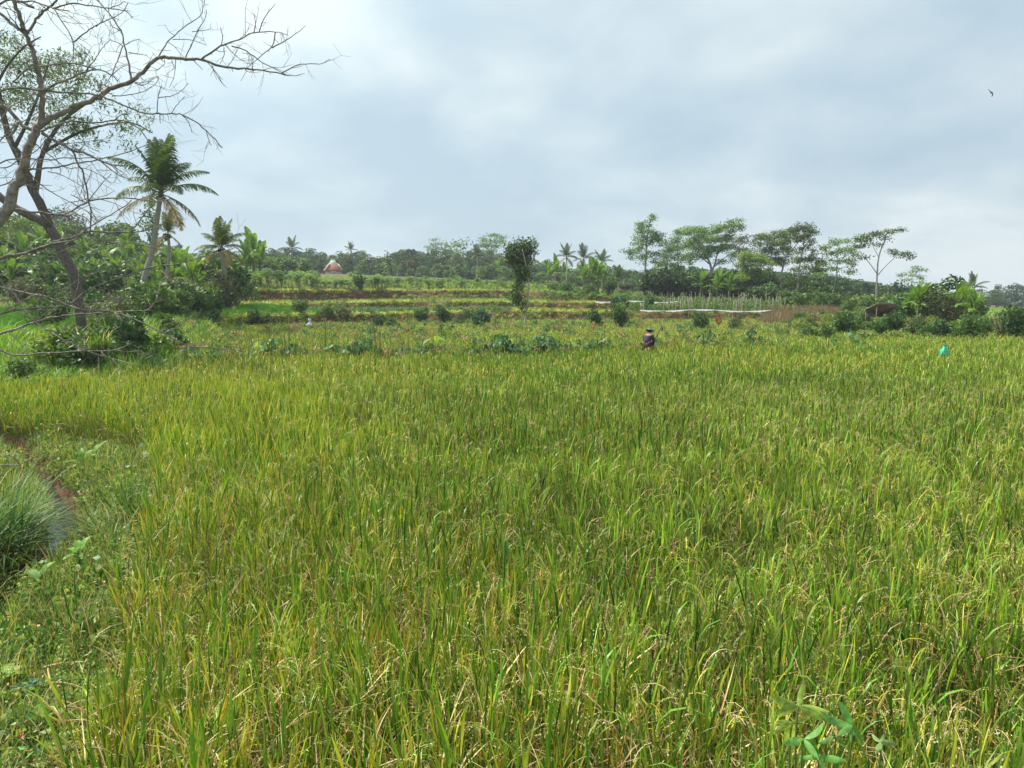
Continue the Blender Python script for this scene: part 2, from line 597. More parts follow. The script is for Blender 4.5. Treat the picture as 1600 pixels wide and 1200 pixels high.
# ditch water
wm, t = mat_new('ditch_water')
p = N(t, 'ShaderNodeBsdfPrincipled', ins={'Base Color': (0.035, 0.035, 0.03, 1), 'Roughness': 0.12, 'IOR': 1.33, 'Specular IOR Level': 0.35})
no = N(t, 'ShaderNodeTexNoise', ins={'Scale': 26.0, 'Detail': 3.0})
b = N(t, 'ShaderNodeBump', ins={'Strength': 0.9, 'Distance': 0.03})
o = N(t, 'ShaderNodeOutputMaterial')
t.links.new(no.outputs[0], b.inputs['Height'])
t.links.new(b.outputs[0], p.inputs['Normal'])
t.links.new(p.outputs[0], o.inputs[0])
mb = MB()
dp, _ = catmull([(a, c, -0.40) for a, c in DITCH], [1] * len(DITCH), 5)
tn = np.gradient(dp, axis=0)
tn /= np.linalg.norm(tn, axis=1, keepdims=True)
sd_ = np.stack([-tn[:, 1], tn[:, 0], 0 * tn[:, 0]], -1)
V = np.stack([dp - sd_ * 0.24, dp + sd_ * 0.24], 1).reshape(-1, 3)
k = np.arange(len(dp) - 1) * 2
mb.add(V, np.stack([k, k + 1, k + 3, k + 2], -1))
tag(mb.build('stream', wm), kind='structure')


# ------------------------------------------------------------------ scatter (only for what nobody could count)
def scatter(name, pts, rot, scl, idx, variants, label=None, cat=None, group=None):
    vc = bpy.data.collections.new(name + '_kinds')
    for v in variants:
        vc.objects.link(v)
    me = bpy.data.meshes.new(name)
    me.vertices.add(len(pts))
    me.vertices.foreach_set('co', np.asarray(pts, np.float32).ravel())
    a = me.attributes.new('rot', 'FLOAT_VECTOR', 'POINT')
    a.data.foreach_set('vector', np.asarray(rot, np.float32).ravel())
    a = me.attributes.new('scl', 'FLOAT_VECTOR', 'POINT')
    s = np.asarray(scl, np.float32)
    if s.ndim == 1:
        s = np.repeat(s[:, None], 3, 1)
    a.data.foreach_set('vector', s.ravel())
    a = me.attributes.new('idx', 'INT', 'POINT')
    a.data.foreach_set('value', np.asarray(idx, np.int32))
    me.update()
    o = bpy.data.objects.new(name, me)
    COL.objects.link(o)
    ng = bpy.data.node_groups.new(name + '_nodes', 'GeometryNodeTree')
    ng.interface.new_socket('Geometry', in_out='INPUT', socket_type='NodeSocketGeometry')
    ng.interface.new_socket('Geometry', in_out='OUTPUT', socket_type='NodeSocketGeometry')
    gi = ng.nodes.new('NodeGroupInput')
    go = ng.nodes.new('NodeGroupOutput')
    ci = ng.nodes.new('GeometryNodeCollectionInfo')
    ci.inputs['Collection'].default_value = vc
    ci.inputs['Separate Children'].default_value = True
    ci.inputs['Reset Children'].default_value = True
    ip = ng.nodes.new('GeometryNodeInstanceOnPoints')
    ip.inputs['Pick Instance'].default_value = True

    def na(nm, ty):
        n = ng.nodes.new('GeometryNodeInputNamedAttribute')
        n.data_type = ty
        n.inputs['Name'].default_value = nm
        return n.outputs['Attribute']
    ng.links.new(gi.outputs[0], ip.inputs['Points'])
    ng.links.new(ci.outputs[0], ip.inputs['Instance'])
    ng.links.new(na('idx', 'INT'), ip.inputs['Instance Index'])
    ng.links.new(na('rot', 'FLOAT_VECTOR'), ip.inputs['Rotation'])
    ng.links.new(na('scl', 'FLOAT_VECTOR'), ip.inputs['Scale'])
    ng.links.new(ip.outputs[0], go.inputs[0])
    md = o.modifiers.new('scatter', 'NODES')
    md.node_group = ng
    tag(o, label, cat, group, 'stuff')
    return o


GREEN = np.array([0.098, 0.255, 0.020])
DEEP = np.array([0.022, 0.085, 0.012])
YEL = np.array([0.52, 0.50, 0.05])
LIME = np.array([0.24, 0.41, 0.032])
TAN = np.array([0.55, 0.43, 0.21])
BRN = np.array([0.30, 0.18, 0.09])
ORA = np.array([0.50, 0.29, 0.06])


def pick(n, cols, probs):
    k = rs.choice(len(cols), n, p=np.array(probs) / np.sum(probs))
    c = np.array(cols)[k]
    return c * rs.uniform(0.75, 1.25, (n, 1)), k


def rice_tuft(i, nc, S, W, Hh, rad, pal, npan, name, dry=0.5, per=4):
    """a planted hill: culms, each carrying stiff leaves at several heights, dead leaves below and drooping seed heads"""
    mb = MB()
    r = rad * np.sqrt(rs.uniform(0, 1, nc))
    a = rs.uniform(0, 6.28, nc)
    cb = np.stack([r * np.cos(a), r * np.sin(a), 0 * r], 1)
    ch = Hh * rs.uniform(.50, .74, nc)
    cl = rs.uniform(.0, .22, nc)
    cd = np.stack([np.sin(cl) * np.cos(a), np.sin(cl) * np.sin(a), np.cos(cl)], 1)
    cc, _ = pick(nc, [GREEN * .8, LIME * .7, TAN * .6, BRN], [3, 3, 1.5, 1])
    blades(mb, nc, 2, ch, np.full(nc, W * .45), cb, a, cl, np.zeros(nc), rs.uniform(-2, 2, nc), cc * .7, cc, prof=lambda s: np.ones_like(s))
    nb = nc * per
    k = np.repeat(np.arange(nc), per)
    f = np.tile(np.linspace(.30, 1.0, per), nc) + rs.uniform(-.1, .0, nb)
    base = cb[k] + cd[k] * (ch[k] * f)[:, None]
    c, _ = pick(nb, [GREEN, DEEP, LIME, YEL, ORA], pal)
    c = np.where((f < .5)[:, None] & (rs.uniform(size=(nb, 1)) < (.26 if W < .02 else .10)), pick(nb, [TAN, ORA, BRN], [3, .7, 2])[0], c)
    tip = c * .65 + .35 * pick(nb, [GREEN, LIME, YEL, TAN], [3, 3, 3, 2])[0]
    L = Hh * rs.uniform(.22, .43, nb) * (1.05 - .25 * f)
    bent = rs.uniform(size=nb) < .13
    blades(mb, nb, S, L, W * rs.uniform(.65, 1.35, nb), base, a[k] + rs.normal(0, .9, nb), rs.uniform(.02, .40, nb) * (1.25 - .5 * f),
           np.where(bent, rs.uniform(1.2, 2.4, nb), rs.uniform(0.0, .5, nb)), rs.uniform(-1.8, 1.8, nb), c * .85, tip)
    nd = int(nb * dry)
    if nd:
        base = np.zeros((nd, 3))
        r = rad * 1.6 * np.sqrt(rs.uniform(0, 1, nd))
        a2 = rs.uniform(0, 6.28, nd)
        base[:, 0], base[:, 1] = r * np.cos(a2), r * np.sin(a2)
        base[:, 2] = rs.uniform(0.02, .62, nd) * Hh
        c, _ = pick(nd, [TAN, BRN, ORA], [4, 3, 1])
        blades(mb, nd, S, Hh * rs.uniform(.15, .40, nd), W * rs.uniform(.35, .8, nd), base, a2, rs.uniform(.2, 1.5, nd),
               rs.uniform(-.5, 2.0, nd), rs.uniform(-3, 3, nd), c, c * 1.15)
    if npan:
        kk = rs.randint(0, nc, npan)
        base = cb[kk] + cd[kk] * ch[kk][:, None]
        L = Hh * rs.uniform(.26, .40, npan)
        c = pick(npan, [LIME, YEL, TAN], [1, 2, 2])[0]
        a3 = rs.uniform(0, 6.28, npan)
        ctr = blades(mb, npan, 7, L, np.full(npan, .0035 if W < .02 else .009), base, a3, rs.uniform(.0, .35, npan), rs.uniform(1.4, 3.0, npan), rs.uniform(-1, 1, npan), c, c, prof=lambda s: np.ones_like(s))
        g = 34 if W < .02 else 9
        for q in range(npan):
            p_ = ctr[q]
            f_ = rs.uniform(.35, 1.0, g) * (len(p_) - 1)
            lo = np.minimum(f_.astype(int), len(p_) - 2)
            pp_ = p_[lo] + (p_[lo + 1] - p_[lo]) * (f_ - lo)[:, None]
            pp_ += rs.normal(0, .008, (g, 3)) - np.array([0, 0, .010])
            leaves(mb, pp_, .0125 if W < .02 else .030, .42, .1, pick(1, [TAN * .9, YEL * .8, np.array([.48, .44, .20])], [2, 2, 2])[0][0], .25, droop=1.0)
    return mb.build(f'{name}_{i:02d}', M_RICE, link=False)


PG = [5, 5, 2.0, 0.4, 0.05]
PM = [4.5, 2.6, 4, 1.0, 0.06]
PY = [2.6, 1.6, 4.0, 3.2, 0.15]
near_v = [rice_tuft(i, 10, 4, 0.0115, 0.92, 0.045, [PG, PG, PM, PM, PY, PY, PM, PY][i], [0, 0, 0, 1, 0, 1, 4, 6][i], 'rice_hill', 0.6) for i in range(8)]
mid_v = [rice_tuft(i, 9, 3, 0.0145, 0.90, 0.060, [PG, PG, PM, PM, PY, PY, PM, PY][i], [0, 1, 0, 1, 0, 1, 4, 5][i], 'rice_mid', 0.35) for i in range(8)]
far_v = [rice_tuft(i, 10, 2, 0.023, 0.86, 0.15, [PG, PG, PM, PM, PY, PY, PM, PY][i], [0, 0, 0, 1, 0, 1, 2, 3][i], 'rice_far', 0.2, 3) for i in range(8)]


def rice_choice(x, y):
    """0..7 variant by where the crop is riper"""
    n = smooth_noise(x * 0.35, y * 0.35, 2) * 0.35 + smooth_noise(x * 1.3, y * 1.3, 5) * 0.22
    far = np.clip((y - 15) / 9, 0, 1)
    left = np.clip((-x - 0.26 * y + 2.6) / 3.0, 0, 1)
    band = np.exp(-((y - 10) / 5.0) ** 2)
    ripe = 0.38 + 0.16 * np.exp(-((y - 3.2) / 2.0) ** 2) + n + 0.32 * far + 0.62 * left - 0.40 * band * (1 - left) + rs.uniform(-0.22, 0.22, x.shape)
    ripe = ripe + .42 * np.clip(1 - (x - edge_x(y)) / 1.6, 0, 1) * (y < 16) * (x > edge_x(y))
    pan = rs.uniform(size=x.shape) < np.clip(0.05 + 0.34 * np.clip((x - 0.15 * y) / 3, 0, 1) * (y < 16), 0, 0.35)
    base = np.where(ripe < 0.33, 0, np.where(ripe < 0.66, 2, 4))
    return np.where(pan, np.where(ripe < 0.5, 6, 7), base + rs.randint(0, 2, x.shape))


def grid_pts(x0, x1, y0, y1, sp, jit=0.35):
    X, Y = np.meshgrid(np.arange(x0, x1, sp), np.arange(y0, y1, sp))
    X = X.ravel() + rs.uniform(-jit, jit, X.size) * sp
    Y = Y.ravel() + rs.uniform(-jit, jit, Y.size) * sp
    return X, Y


def field(name, sp, y0, y1, variants, label, cat, choose=rice_choice, segs=(0,), tmin=-1.0, tmax=0.95, scale=(0.85, 1.12), extra=None, margin=1.5, hs=1.0, taper=None):
    xm = max(abs(tmin), abs(tmax)) * y1 + margin
    X, Y = grid_pts(-xm, xm, y0, y1, sp)
    m = (X > tmin * Y - margin) & (X < tmax * Y + margin)
    X, Y = X[m], Y[m]
    z, s = ground(X, Y)
    m = np.isin(s, segs)
    if extra is not None:
        m &= extra(X, Y, s)
    X, Y, z = X[m], Y[m], z[m]
    n = len(X)
    hh = (1 + 0.10 * smooth_noise(X * 0.9, Y * 0.9, 7)) * rs.choice([1, 1, 1, 1.1, .85], n)
    s1 = rs.uniform(*scale, n) * (1 + .10 * smooth_noise(X * 1.7, Y * 1.7, 31))
    scl = np.stack([s1, s1, s1 * hh * hs], 1)
    if taper is not None:
        scl[:, 2] *= np.interp(Y, taper[0], taper[1])
    rot = np.stack([rs.normal(0, 0.07, n), rs.normal(0, 0.07, n), rs.uniform(0, 6.28, n)], 1)
    idx = choose(X, Y)
    print(name, n)
    return scatter(name, np.stack([X, Y, z - 0.01], 1), rot, scl, idx, variants, label, cat)


TM = 0.80
field('rice_crop', 0.165, 1.7, 9.0, near_v, 'ripening rice standing close in front, green blades with yellow and brown leaves', 'rice', tmin=-TM, tmax=TM, margin=5.0)
field('rice_crop', 0.180, 9.0, 18.0, mid_v, 'green and yellow rice filling the middle of the big field', 'rice', tmin=-TM, tmax=TM, margin=5.0)
field('rice_crop', 0.27, 18.0, 34.6, far_v, 'yellow green rice at the far side of the big field', 'rice', tmin=-TM, tmax=TM, margin=5.0)


def ch_far(x, y):
    return rs.choice([2, 3, 4, 5, 7, 4], x.shape)


field('rice_crop', 0.36, 28.4, 70.0, far_v, 'pale green rice in the second field behind the leafy bund', 'rice', choose=ch_far, segs=(3,), tmin=-0.47, tmax=0.74, scale=(0.95, 1.25), hs=1.0, taper=((28, 34, 44, 60, 70), (.8, .75, .5, .35, .32)),
      extra=lambda X, Y, s: X / Y > -0.47 + 0.03 * np.sin(Y))
field('rice_crop', 0.50, 50.0, 86.0, far_v, 'yellow green crop on the narrow terraces above the brown banks', 'crop', choose=ch_far, segs=(6,), tmin=-0.28, tmax=0.20, scale=(1.1, 1.5), hs=0.22)


# bright green seedlings on the small paddies at left
def seedling(i):
    mb = MB()
    nb = 26
    base = np.zeros((nb, 3))
    base[:, :2] = rs.uniform(-0.22, 0.22, (nb, 2))
    c = np.array([0.085, 0.24, 0.018]) * rs.uniform(0.8, 1.25, (nb, 1))
    blades(mb, nb, 2, rs.uniform(0.25, 0.42, nb), np.full(nb, 0.028), base, rs.uniform(0, 6.28, nb), rs.uniform(0, .25, nb), rs.uniform(0, .5, nb), rs.uniform(-1, 1, nb), c, c * 1.2)
    return mb.build(f'seedling_{i}', M_RICE, link=False)


seeds = [seedling(i) for i in range(3)]
field('rice_seedlings', 0.32, 24.0, 64.0, seeds, 'bright green young rice on the small raised paddies at the left', 'rice', choose=lambda x, y: rs.randint(0, 3, x.shape), segs=(6,), tmin=-0.95, tmax=-0.24, scale=(0.9, 1.2), margin=0)


# ------------------------------------------------------------------ grasses and weeds
def grass_tuft(i, nb, S, L, W, rad, cols, probs, name, lean=(0.05, 0.6), curve=(0.2, 1.6), mat=None, link=False):
    mb = MB()
    base = np.zeros((nb, 3))
    r = rad * np.sqrt(rs.uniform(0, 1, nb))
    a = rs.uniform(0, 6.28, nb)
    base[:, 0], base[:, 1] = r * np.cos(a), r * np.sin(a)
    c, k = pick(nb, cols, probs)
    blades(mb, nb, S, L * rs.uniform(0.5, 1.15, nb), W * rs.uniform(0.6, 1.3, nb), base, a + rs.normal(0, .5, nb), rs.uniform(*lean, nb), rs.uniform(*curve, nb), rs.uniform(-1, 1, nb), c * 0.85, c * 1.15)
    return mb.build(f'{name}_{i:02d}', mat or M_LEAF, link=link)


HERB = np.array([0.15, 0.27, 0.055])
HERB2 = np.array([0.28, 0.37, 0.10])
HERB3 = np.array([0.06, 0.14, 0.03])


def herb(i):
    mb = MB()
    n = 190
    pts = np.zeros((n, 3))
    r = 0.17 * np.sqrt(rs.uniform(0, 1, n))
    a = rs.uniform(0, 6.28, n)
    pts[:, 0], pts[:, 1] = r * np.cos(a), r * np.sin(a)
    pts[:, 2] = rs.uniform(0.0, 0.11, n) * (1 - (r / 0.22) ** 2)
    c, k = pick(n, [HERB, HERB2, HERB3, TAN * 0.8], [4, 3, 3, [0.8, 2.4, 1.2][i % 3]])
    leaves(mb, pts, [0.032, 0.024, 0.044][i % 3], [0.5, 0.35, 0.6][i % 3], 0.35, c, 0.35)
    nb = 22
    base = np.zeros((nb, 3))
    base[:, :2] = rs.uniform(-0.15, 0.15, (nb, 2))
    c, k = pick(nb, [HERB, HERB2, TAN, BRN], [3, 3, 2, 1])
    blades(mb, nb, 3, rs.uniform(0.08, 0.24, nb), np.full(nb, 0.0045), base, rs.uniform(0, 6.28, nb), rs.uniform(0.1, 1.2, nb), rs.uniform(0, 1.5, nb), rs.uniform(-1, 1, nb), c, c)
    return mb.build(f'herb_{i:02d}', M_LEAF, link=False)


herbs = [herb(i) for i in range(6)]


def broad_weed(i):
    mb = MB()
    n = 26
    pts = np.zeros((n, 3))
    pts[:, :2] = rs.uniform(-.13, .13, (n, 2))
    pts[:, 2] = rs.uniform(.03, .17, n)
    c, k = pick(n, [HERB, HERB2, HERB3, np.array([.16, .28, .12])], [3, 2, 3, 2])
    leaves(mb, pts, .055, .62, .5, c, .3)
    return mb.build(f'weed_broad_{i:02d}', M_LEAF, link=False)


bweeds = [broad_weed(i) for i in range(3)]
lawn = [grass_tuft(i, 60, 3, 0.20, 0.006, 0.16, [HERB, HERB2, GREEN, DEEP, TAN, BRN], [3, 3, 2, 2, 1.6, .8], 'lawn') for i in range(3)]
X, Y = grid_pts(-14, 0, 1.2, 16.6, 0.125)
z, s = ground(X, Y)
dd, sdn = dist_poly(X, Y, DITCH)
m = (s == -1) & (X > -0.85 * Y - 1.5) & (z > -0.22) & (rs.uniform(size=X.shape) < 0.93)
X, Y, z, dd = X[m], Y[m], z[m], dd[m]
n = len(X)
dens = smooth_noise(X * 1.5, Y * 1.5, 12)
m = dens > -0.5
X, Y, z, dens = X[m], Y[m], z[m], dens[m]
n = len(X)
idx = np.where(rs.uniform(size=n) < np.clip(0.22 + 0.35 * smooth_noise(X * 0.8, Y * 0.8, 9), 0, 1), 6 + rs.randint(0, 3, n), rs.randint(0, 6, n))
idx = np.where(rs.uniform(size=n) < .05, 9 + rs.randint(0, 3, n), idx)
heap = 1 + .5 * smooth_noise(X * 2.1, Y * 2.1, 22)
s1 = rs.uniform(0.75, 1.4, n) * heap
print('weeds', n)
scatter('weed_cover', np.stack([X, Y, z], 1), np.stack([rs.normal(0, .2, n), rs.normal(0, .2, n), rs.uniform(0, 6.28, n)], 1), np.stack([s1, s1, s1 * rs.uniform(.7, 1.9, n)], 1), idx,
        herbs + lawn + bweeds, 'low weeds and creeping herbs covering the ditch bank at the left', 'weeds')

# taller grass on the raised left bank and shaggy rims
bank_v = [grass_tuft(i, 34, 4, 0.55, 0.018, 0.13, [HERB, GREEN, HERB2, LIME, TAN], [3, 4, 3, 2, .5], 'bank_grass') for i in range(4)]
X, Y = grid_pts(-40, 0, 15.0, 62.0, 0.27)
z, s = ground(X, Y)
t_ = X / Y
Dq, Zq = rows_at(t_)
m = (t_ > -0.85) & (t_ < -0.40) & (((s >= 1) & (s <= 5)) | ((s == -1) & (Y > 15)))
m &= rs.uniform(size=X.shape) < np.where(Y > 32, 0.45, 0.95)
X, Y, z = X[m], Y[m], z[m]
n = len(X)
print('bank grass', n)
s1 = rs.uniform(0.7, 1.5, n) * (1 + 0.35 * smooth_noise(X, Y, 4))
scatter('bank_grass', np.stack([X, Y, z], 1), np.stack([rs.normal(0, .15, n), rs.normal(0, .15, n), rs.uniform(0, 6.28, n)], 1), s1, rs.randint(0, 4, n),
        bank_v, 'lush long grass on the raised bank behind the rice at the left', 'grass')

dry_v = [grass_tuft(i, 26, 3, 0.5, 0.035, 0.22, [TAN, BRN, BRN * 0.7, ORA * 0.8, HERB], [2, 5, 3, 1.2, .8], 'dry_grass', (0.3, 1.5), (0.5, 2.2), M_DRY) for i in range(4)]
turf_v = [grass_tuft(i, 26, 2, 0.30, 0.05, 0.30, [HERB, HERB2, LIME, GREEN, YEL, TAN], [3, 3, 3, 3, 1, .6], 'turf') for i in range(4)]
X, Y = grid_pts(-70, 85, 26, 105, 0.42)
z, s = ground(X, Y)
t_ = X / Y
Dq, Zq = rows_at(t_)
onbank = np.zeros(X.shape, bool)
for a_, b_ in ((5, 6), (7, 8), (9, 10)):
    onbank |= (Y > Dq[a_] - 0.7) & (Y < Dq[b_] + 0.7)
m = onbank & (t_ > -0.55) & (t_ < 0.45) & (rs.uniform(size=X.shape) < np.where(t_ > 0.25, .3, .55 + .45 * smooth_noise(X * .5, Y * .5, 6)))
Xb, Yb, zb = X[m], Y[m], z[m]
n = len(Xb)
print('dry', n)
scatter('dry_grass', np.stack([Xb, Yb, zb], 1), np.stack([rs.uniform(-.4, .9, n), rs.normal(0, .3, n), rs.uniform(-.6, .6, n)], 1), rs.uniform(.3, .95, n), rs.randint(0, 4, n),
        dry_v, 'brown dry grass hanging over the terrace banks', 'grass')
X, Y = grid_pts(-75, 120, 27, 150, 0.75)
z, s = ground(X, Y)
t_ = X / Y
m = (t_ > -0.8) & (t_ < 0.75) & np.isin(s, (1, 2, 4, 5, 6, 8, 9, 10, 7)) & ~((s == 6) & (t_ < -0.24)) & (rs.uniform(size=X.shape) < 0.8)
X, Y, z, s, t_ = X[m], Y[m], z[m], s[m], t_[m]
n = len(X)
print('turf', n)
scatter('terrace_grass', np.stack([X, Y, z], 1), np.stack([rs.normal(0, .15, n), rs.normal(0, .15, n), rs.uniform(0, 6.28, n)], 1), rs.uniform(.5, 1.0, n) * np.where(Y > 100, 1.5, 1.0) * np.where(t_ > .25, 1.5, 1), rs.randint(0, 4, n),
        turf_v, 'rough green grass and herbs between the terrace crops', 'grass')


fr_p = []
for a_, dens_ in ((6, 900), (5, 500), (8, 900), (7, 450), (10, 900), (9, 350)):
    for _ in range(dens_):
        px = R.uniform(250, 1000)
        tq = (px - 800) / F * math.cos(PITCH)
        if smooth_noise(px * .05, a_, 3) < -.25:
            continue
        Dq1 = rows_at(np.array([tq]))[0][a_][0] + R.uniform(-.25, .5)
        fr_p.append((tq * Dq1, Dq1, gz(tq * Dq1, Dq1)))
n = len(fr_p)
fr_v = [grass_tuft(i, 24, 3, 0.34, 0.045, 0.28, [HERB, HERB2, LIME, YEL, TAN], [3, 3, 3, 2, 1.5], 'fringe', (0.2, 1.3), (0.4, 2.0)) for i in range(3)]
scatter('bank_fringe_grass', np.array(fr_p), np.stack([rs.uniform(-.2, .6, n), rs.normal(0, .2, n), rs.uniform(-.6, .6, n)], 1), rs.uniform(.5, 1.2, n), rs.randint(0, 3, n), fr_v,
        'yellow green grass fringing the lips and feet of the terrace banks', 'grass')


# ------------------------------------------------------------------ trees drawn from measured outlines, built at their distance
def tree(name, label, cat, D, stems, pads, leaf=0.3, aspect=0.4, col=(0.06, 0.13, 0.03), bark=(0.22, 0.19, 0.16), cover=1.1, flat=0.6, mat=None, depth=1.0, group=None, var=.3, droop=0.0, sides=7, trunk_name='trunk', crown_name='crown', trunk_mat=None):
    b0 = stems[0][2][0]
    base = P(b0[0], b0[1], D)
    gzv = gz(base.x, base.y)
    base.z = min(base.z, gzv) if base.z - gzv < 1.5 else gzv
    root = empty(name, base)
    tag(root, label, cat, group)
    bs = np.array(base)
    limbs = []
    mb = MB()
    for w0, w1, pl in stems:
        jit = R.uniform(-1, 1) * depth
        n = len(pl)
        pts, rad = [], []
        dy0 = 0.0
        if limbs:
            q0 = np.array(P(*pl[0], D)) - bs
            lj = np.array(limbs)
            dy0 = lj[int(np.argmin(np.hypot(lj[:, 0] - q0[0], lj[:, 2] - q0[2]))), 1]
        for i, (x, y) in enumerate(pl):
            f = i / max(1, n - 1)
            q = P(x, y, D)
            q.y += jit * f * 1.2 + dy0
            pts.append(np.array(q) - bs)
            rad.append((w0 * (1 - f) + w1 * f) / 2 * D / F * (.38 if 'lone' in label else .55 if name == 'silk_tree' else 1))
        if pl is stems[0][2]:
            pts[0] = np.array([0, 0, -0.15])
        pp, r_ = catmull(pts, rad, 3)
        tube(mb, pp, r_, sides, np.array(bark), 0.12)
        limbs.extend(list(pp[2:]))
    tmb, mb = mb, MB()
    la = leaf * leaf * aspect * 0.5
    silk = name == 'silk_tree'
    if silk:
        cover *= 1.25
        flat = .4
        leaf *= .75
        la = leaf * leaf * aspect * 0.5
    if silk and D < 130 and 'lone' not in label:
        # thinner foliage lower down, and a loose fill between the layers
        pads = list(pads) + [(p_[0] + R.uniform(-9, 9), p_[1] + R.uniform(12, 42), p_[2] * R.uniform(.6, 1.0), p_[3] * .9) for p_ in pads[::2]] + [(p_[0] + R.uniform(-5, 5), p_[1] + R.uniform(3, 9), p_[2] * R.uniform(.5, .9), p_[3] * .7) for p_ in pads]
    for pd in pads:
        x, y, rx, ry = pd[:4]
        cc = np.array(pd[4] if len(pd) > 4 else col) * R.uniform(0.8, 1.2)
        c = P(x, y, D + R.uniform(-1, 1) * depth * rx * D / F)
        c = np.array(c) - bs
        RX, RY = rx * D / F * (1.15 if silk else 1), ry * D / F * (1.5 if silk else 1)
        if silk or name == 'acacia_tree':
            # a thin limb carries every layer of leaves
            j = int(np.argmin([np.linalg.norm(c - q) + .6 * max(0, q[2] - c[2]) * 2 for q in limbs]))
            a_ = limbs[j]
            mm_ = (a_ + c) / 2 + np.array([0, 0, -.12 * np.linalg.norm(c - a_)])
            w_ = .010 * D / F * 60 * (.05 if silk else .035)
            tw, tr2 = catmull([a_, mm_, c], [w_, w_ * .8, w_ * .35], 4)
            tube(tmb, tw, tr2, 5, np.array(bark), .1)
            for _q in range(5):
                e_ = in_ell(1, c, (RX * .8, RX * .8, RY * .5), .2)[0]
                tube(tmb, [mm_ * .3 + c * .7, e_], [w_ * .4, w_ * .2], 4, np.array(bark))
        n = int(cover * math.pi * RX * RY / (la * 0.6))
        # several sub clumps make the outline uneven
        k = max(3, int(4 + RX * RY * 0.6))
        for q in range(k):
            cs = in_ell(1, c, (RX * .66, RX * .66 * depth, RY * .62), 0.3)[0]
            f = R.uniform(.4, .8)
            leaves(mb, in_ell(max(4, n // k), cs, (RX * f, RX * f * depth, max(RY * f, leaf * .3)), 0.1) + rs.normal(0, 1, (max(4, n // k), 3)) * np.array([.9, .9, .35 if silk else .8]) * leaf, leaf, aspect, flat, cc * R.uniform(.8, 1.25), var, droop)
    tmb.build(trunk_name, trunk_mat or M_BARK, root, smooth=True)
    mb.build(crown_name, mat or M_LEAF, root)
    return root


AL = (0.12, 0.22, 0.055)
AL2 = (0.14, 0.24, 0.05)
AL3 = (0.18, 0.28, 0.045)
DK = (0.040, 0.092, 0.022)

# narrow tree in the middle, foliage hanging on the left of its pale trunk
tree('pole_tree', 'narrow dark leafy tree standing alone in the rice in front of the terraces', 'tree', 60,
     [(7.5, 4, [(820, 512), (822, 490), (825, 465), (826, 440), (822, 415), (816, 390)]), (3, 1, [(824, 450), (812, 436), (800, 430)]), (3, 1, [(822, 420), (834, 402), (838, 385)]), (3, 1, [(820, 410), (802, 398), (795, 390)])],
     [(812, 385, 19, 11), (808, 400, 19, 13), (814, 412, 17, 13), (820, 392, 15, 13), (828, 384, 8, 11), (824, 405, 10, 11), (812, 425, 14, 12), (814, 438, 12, 10), (809, 450, 12, 11), (808, 462, 13, 11), (811, 473, 11, 8), (816, 481, 6, 6), (795, 398, 9, 7), (798, 388, 9, 8), (832, 380, 7, 6), (796, 404, 8, 8), (831, 395, 6, 7), (820, 433, 6, 10)],
     leaf=.22, aspect=.45, col=(0.050, 0.100, 0.018), bark=(.36, .31, .25), cover=1.9, flat=.3, depth=.9, var=.5)

# tall layered trees at the right
tree('silk_tree', 'tall slim layered tree at the left end of the tree row, thin leaning top', 'tree', 118,
     [(6, 2, [(1006, 456), (1008, 430), (1010, 400), (1012, 375), (1016, 350), (1020, 338)]), (2, 1, [(1010, 400), (995, 395), (982, 393)]), (2, 1, [(1011, 385), (1025, 378), (1034, 372)]), (2, 1, [(1012, 375), (1000, 358), (996, 350)]), (2, 1, [(1010, 405), (1030, 395), (1040, 392)])],
     [(988, 395, 11, 4), (982, 392, 9, 3), (1000, 386, 10, 4), (994, 374, 12, 4), (1010, 378, 10, 4), (1022, 372, 12, 5), (1030, 367, 9, 4), (996, 358, 10, 4), (999, 348, 9, 3), (1012, 352, 8, 3), (1020, 339, 7, 4), (1015, 345, 6, 3), (1024, 362, 8, 4), (1033, 383, 9, 3), (1025, 397, 10, 3), (1008, 364, 9, 4), (1005, 404, 10, 3)],
     leaf=.4, col=AL, bark=(.33, .31, .28), cover=.9, flat=.75)
tree('silk_tree', 'slim tree with sparse crown second from the left in the tree row', 'tree', 122,
     [(4, 2, [(1041, 462), (1042, 430), (1041, 400), (1042, 380)]), (2, 1, [(1041, 410), (1030, 400), (1026, 396)])],
     [(1040, 402, 12, 5), (1045, 388, 12, 5), (1038, 378, 8, 4), (1030, 410, 10, 4)],
     leaf=.4, col=AL, bark=(.33, .31, .28), cover=.9, flat=.75)
tree('silk_tree', 'slim tree with feathery domed top touching the wide umbrella tree', 'tree', 124,
     [(4, 2, [(1060, 462), (1059, 430), (1060, 400), (1058, 372)])],
     [(1055, 375, 13, 6), (1062, 362, 11, 5), (1052, 398, 12, 5), (1062, 388, 10, 5), (1066, 402, 10, 5)],
     leaf=.4, col=AL, bark=(.33, .31, .28), cover=.9, flat=.75)
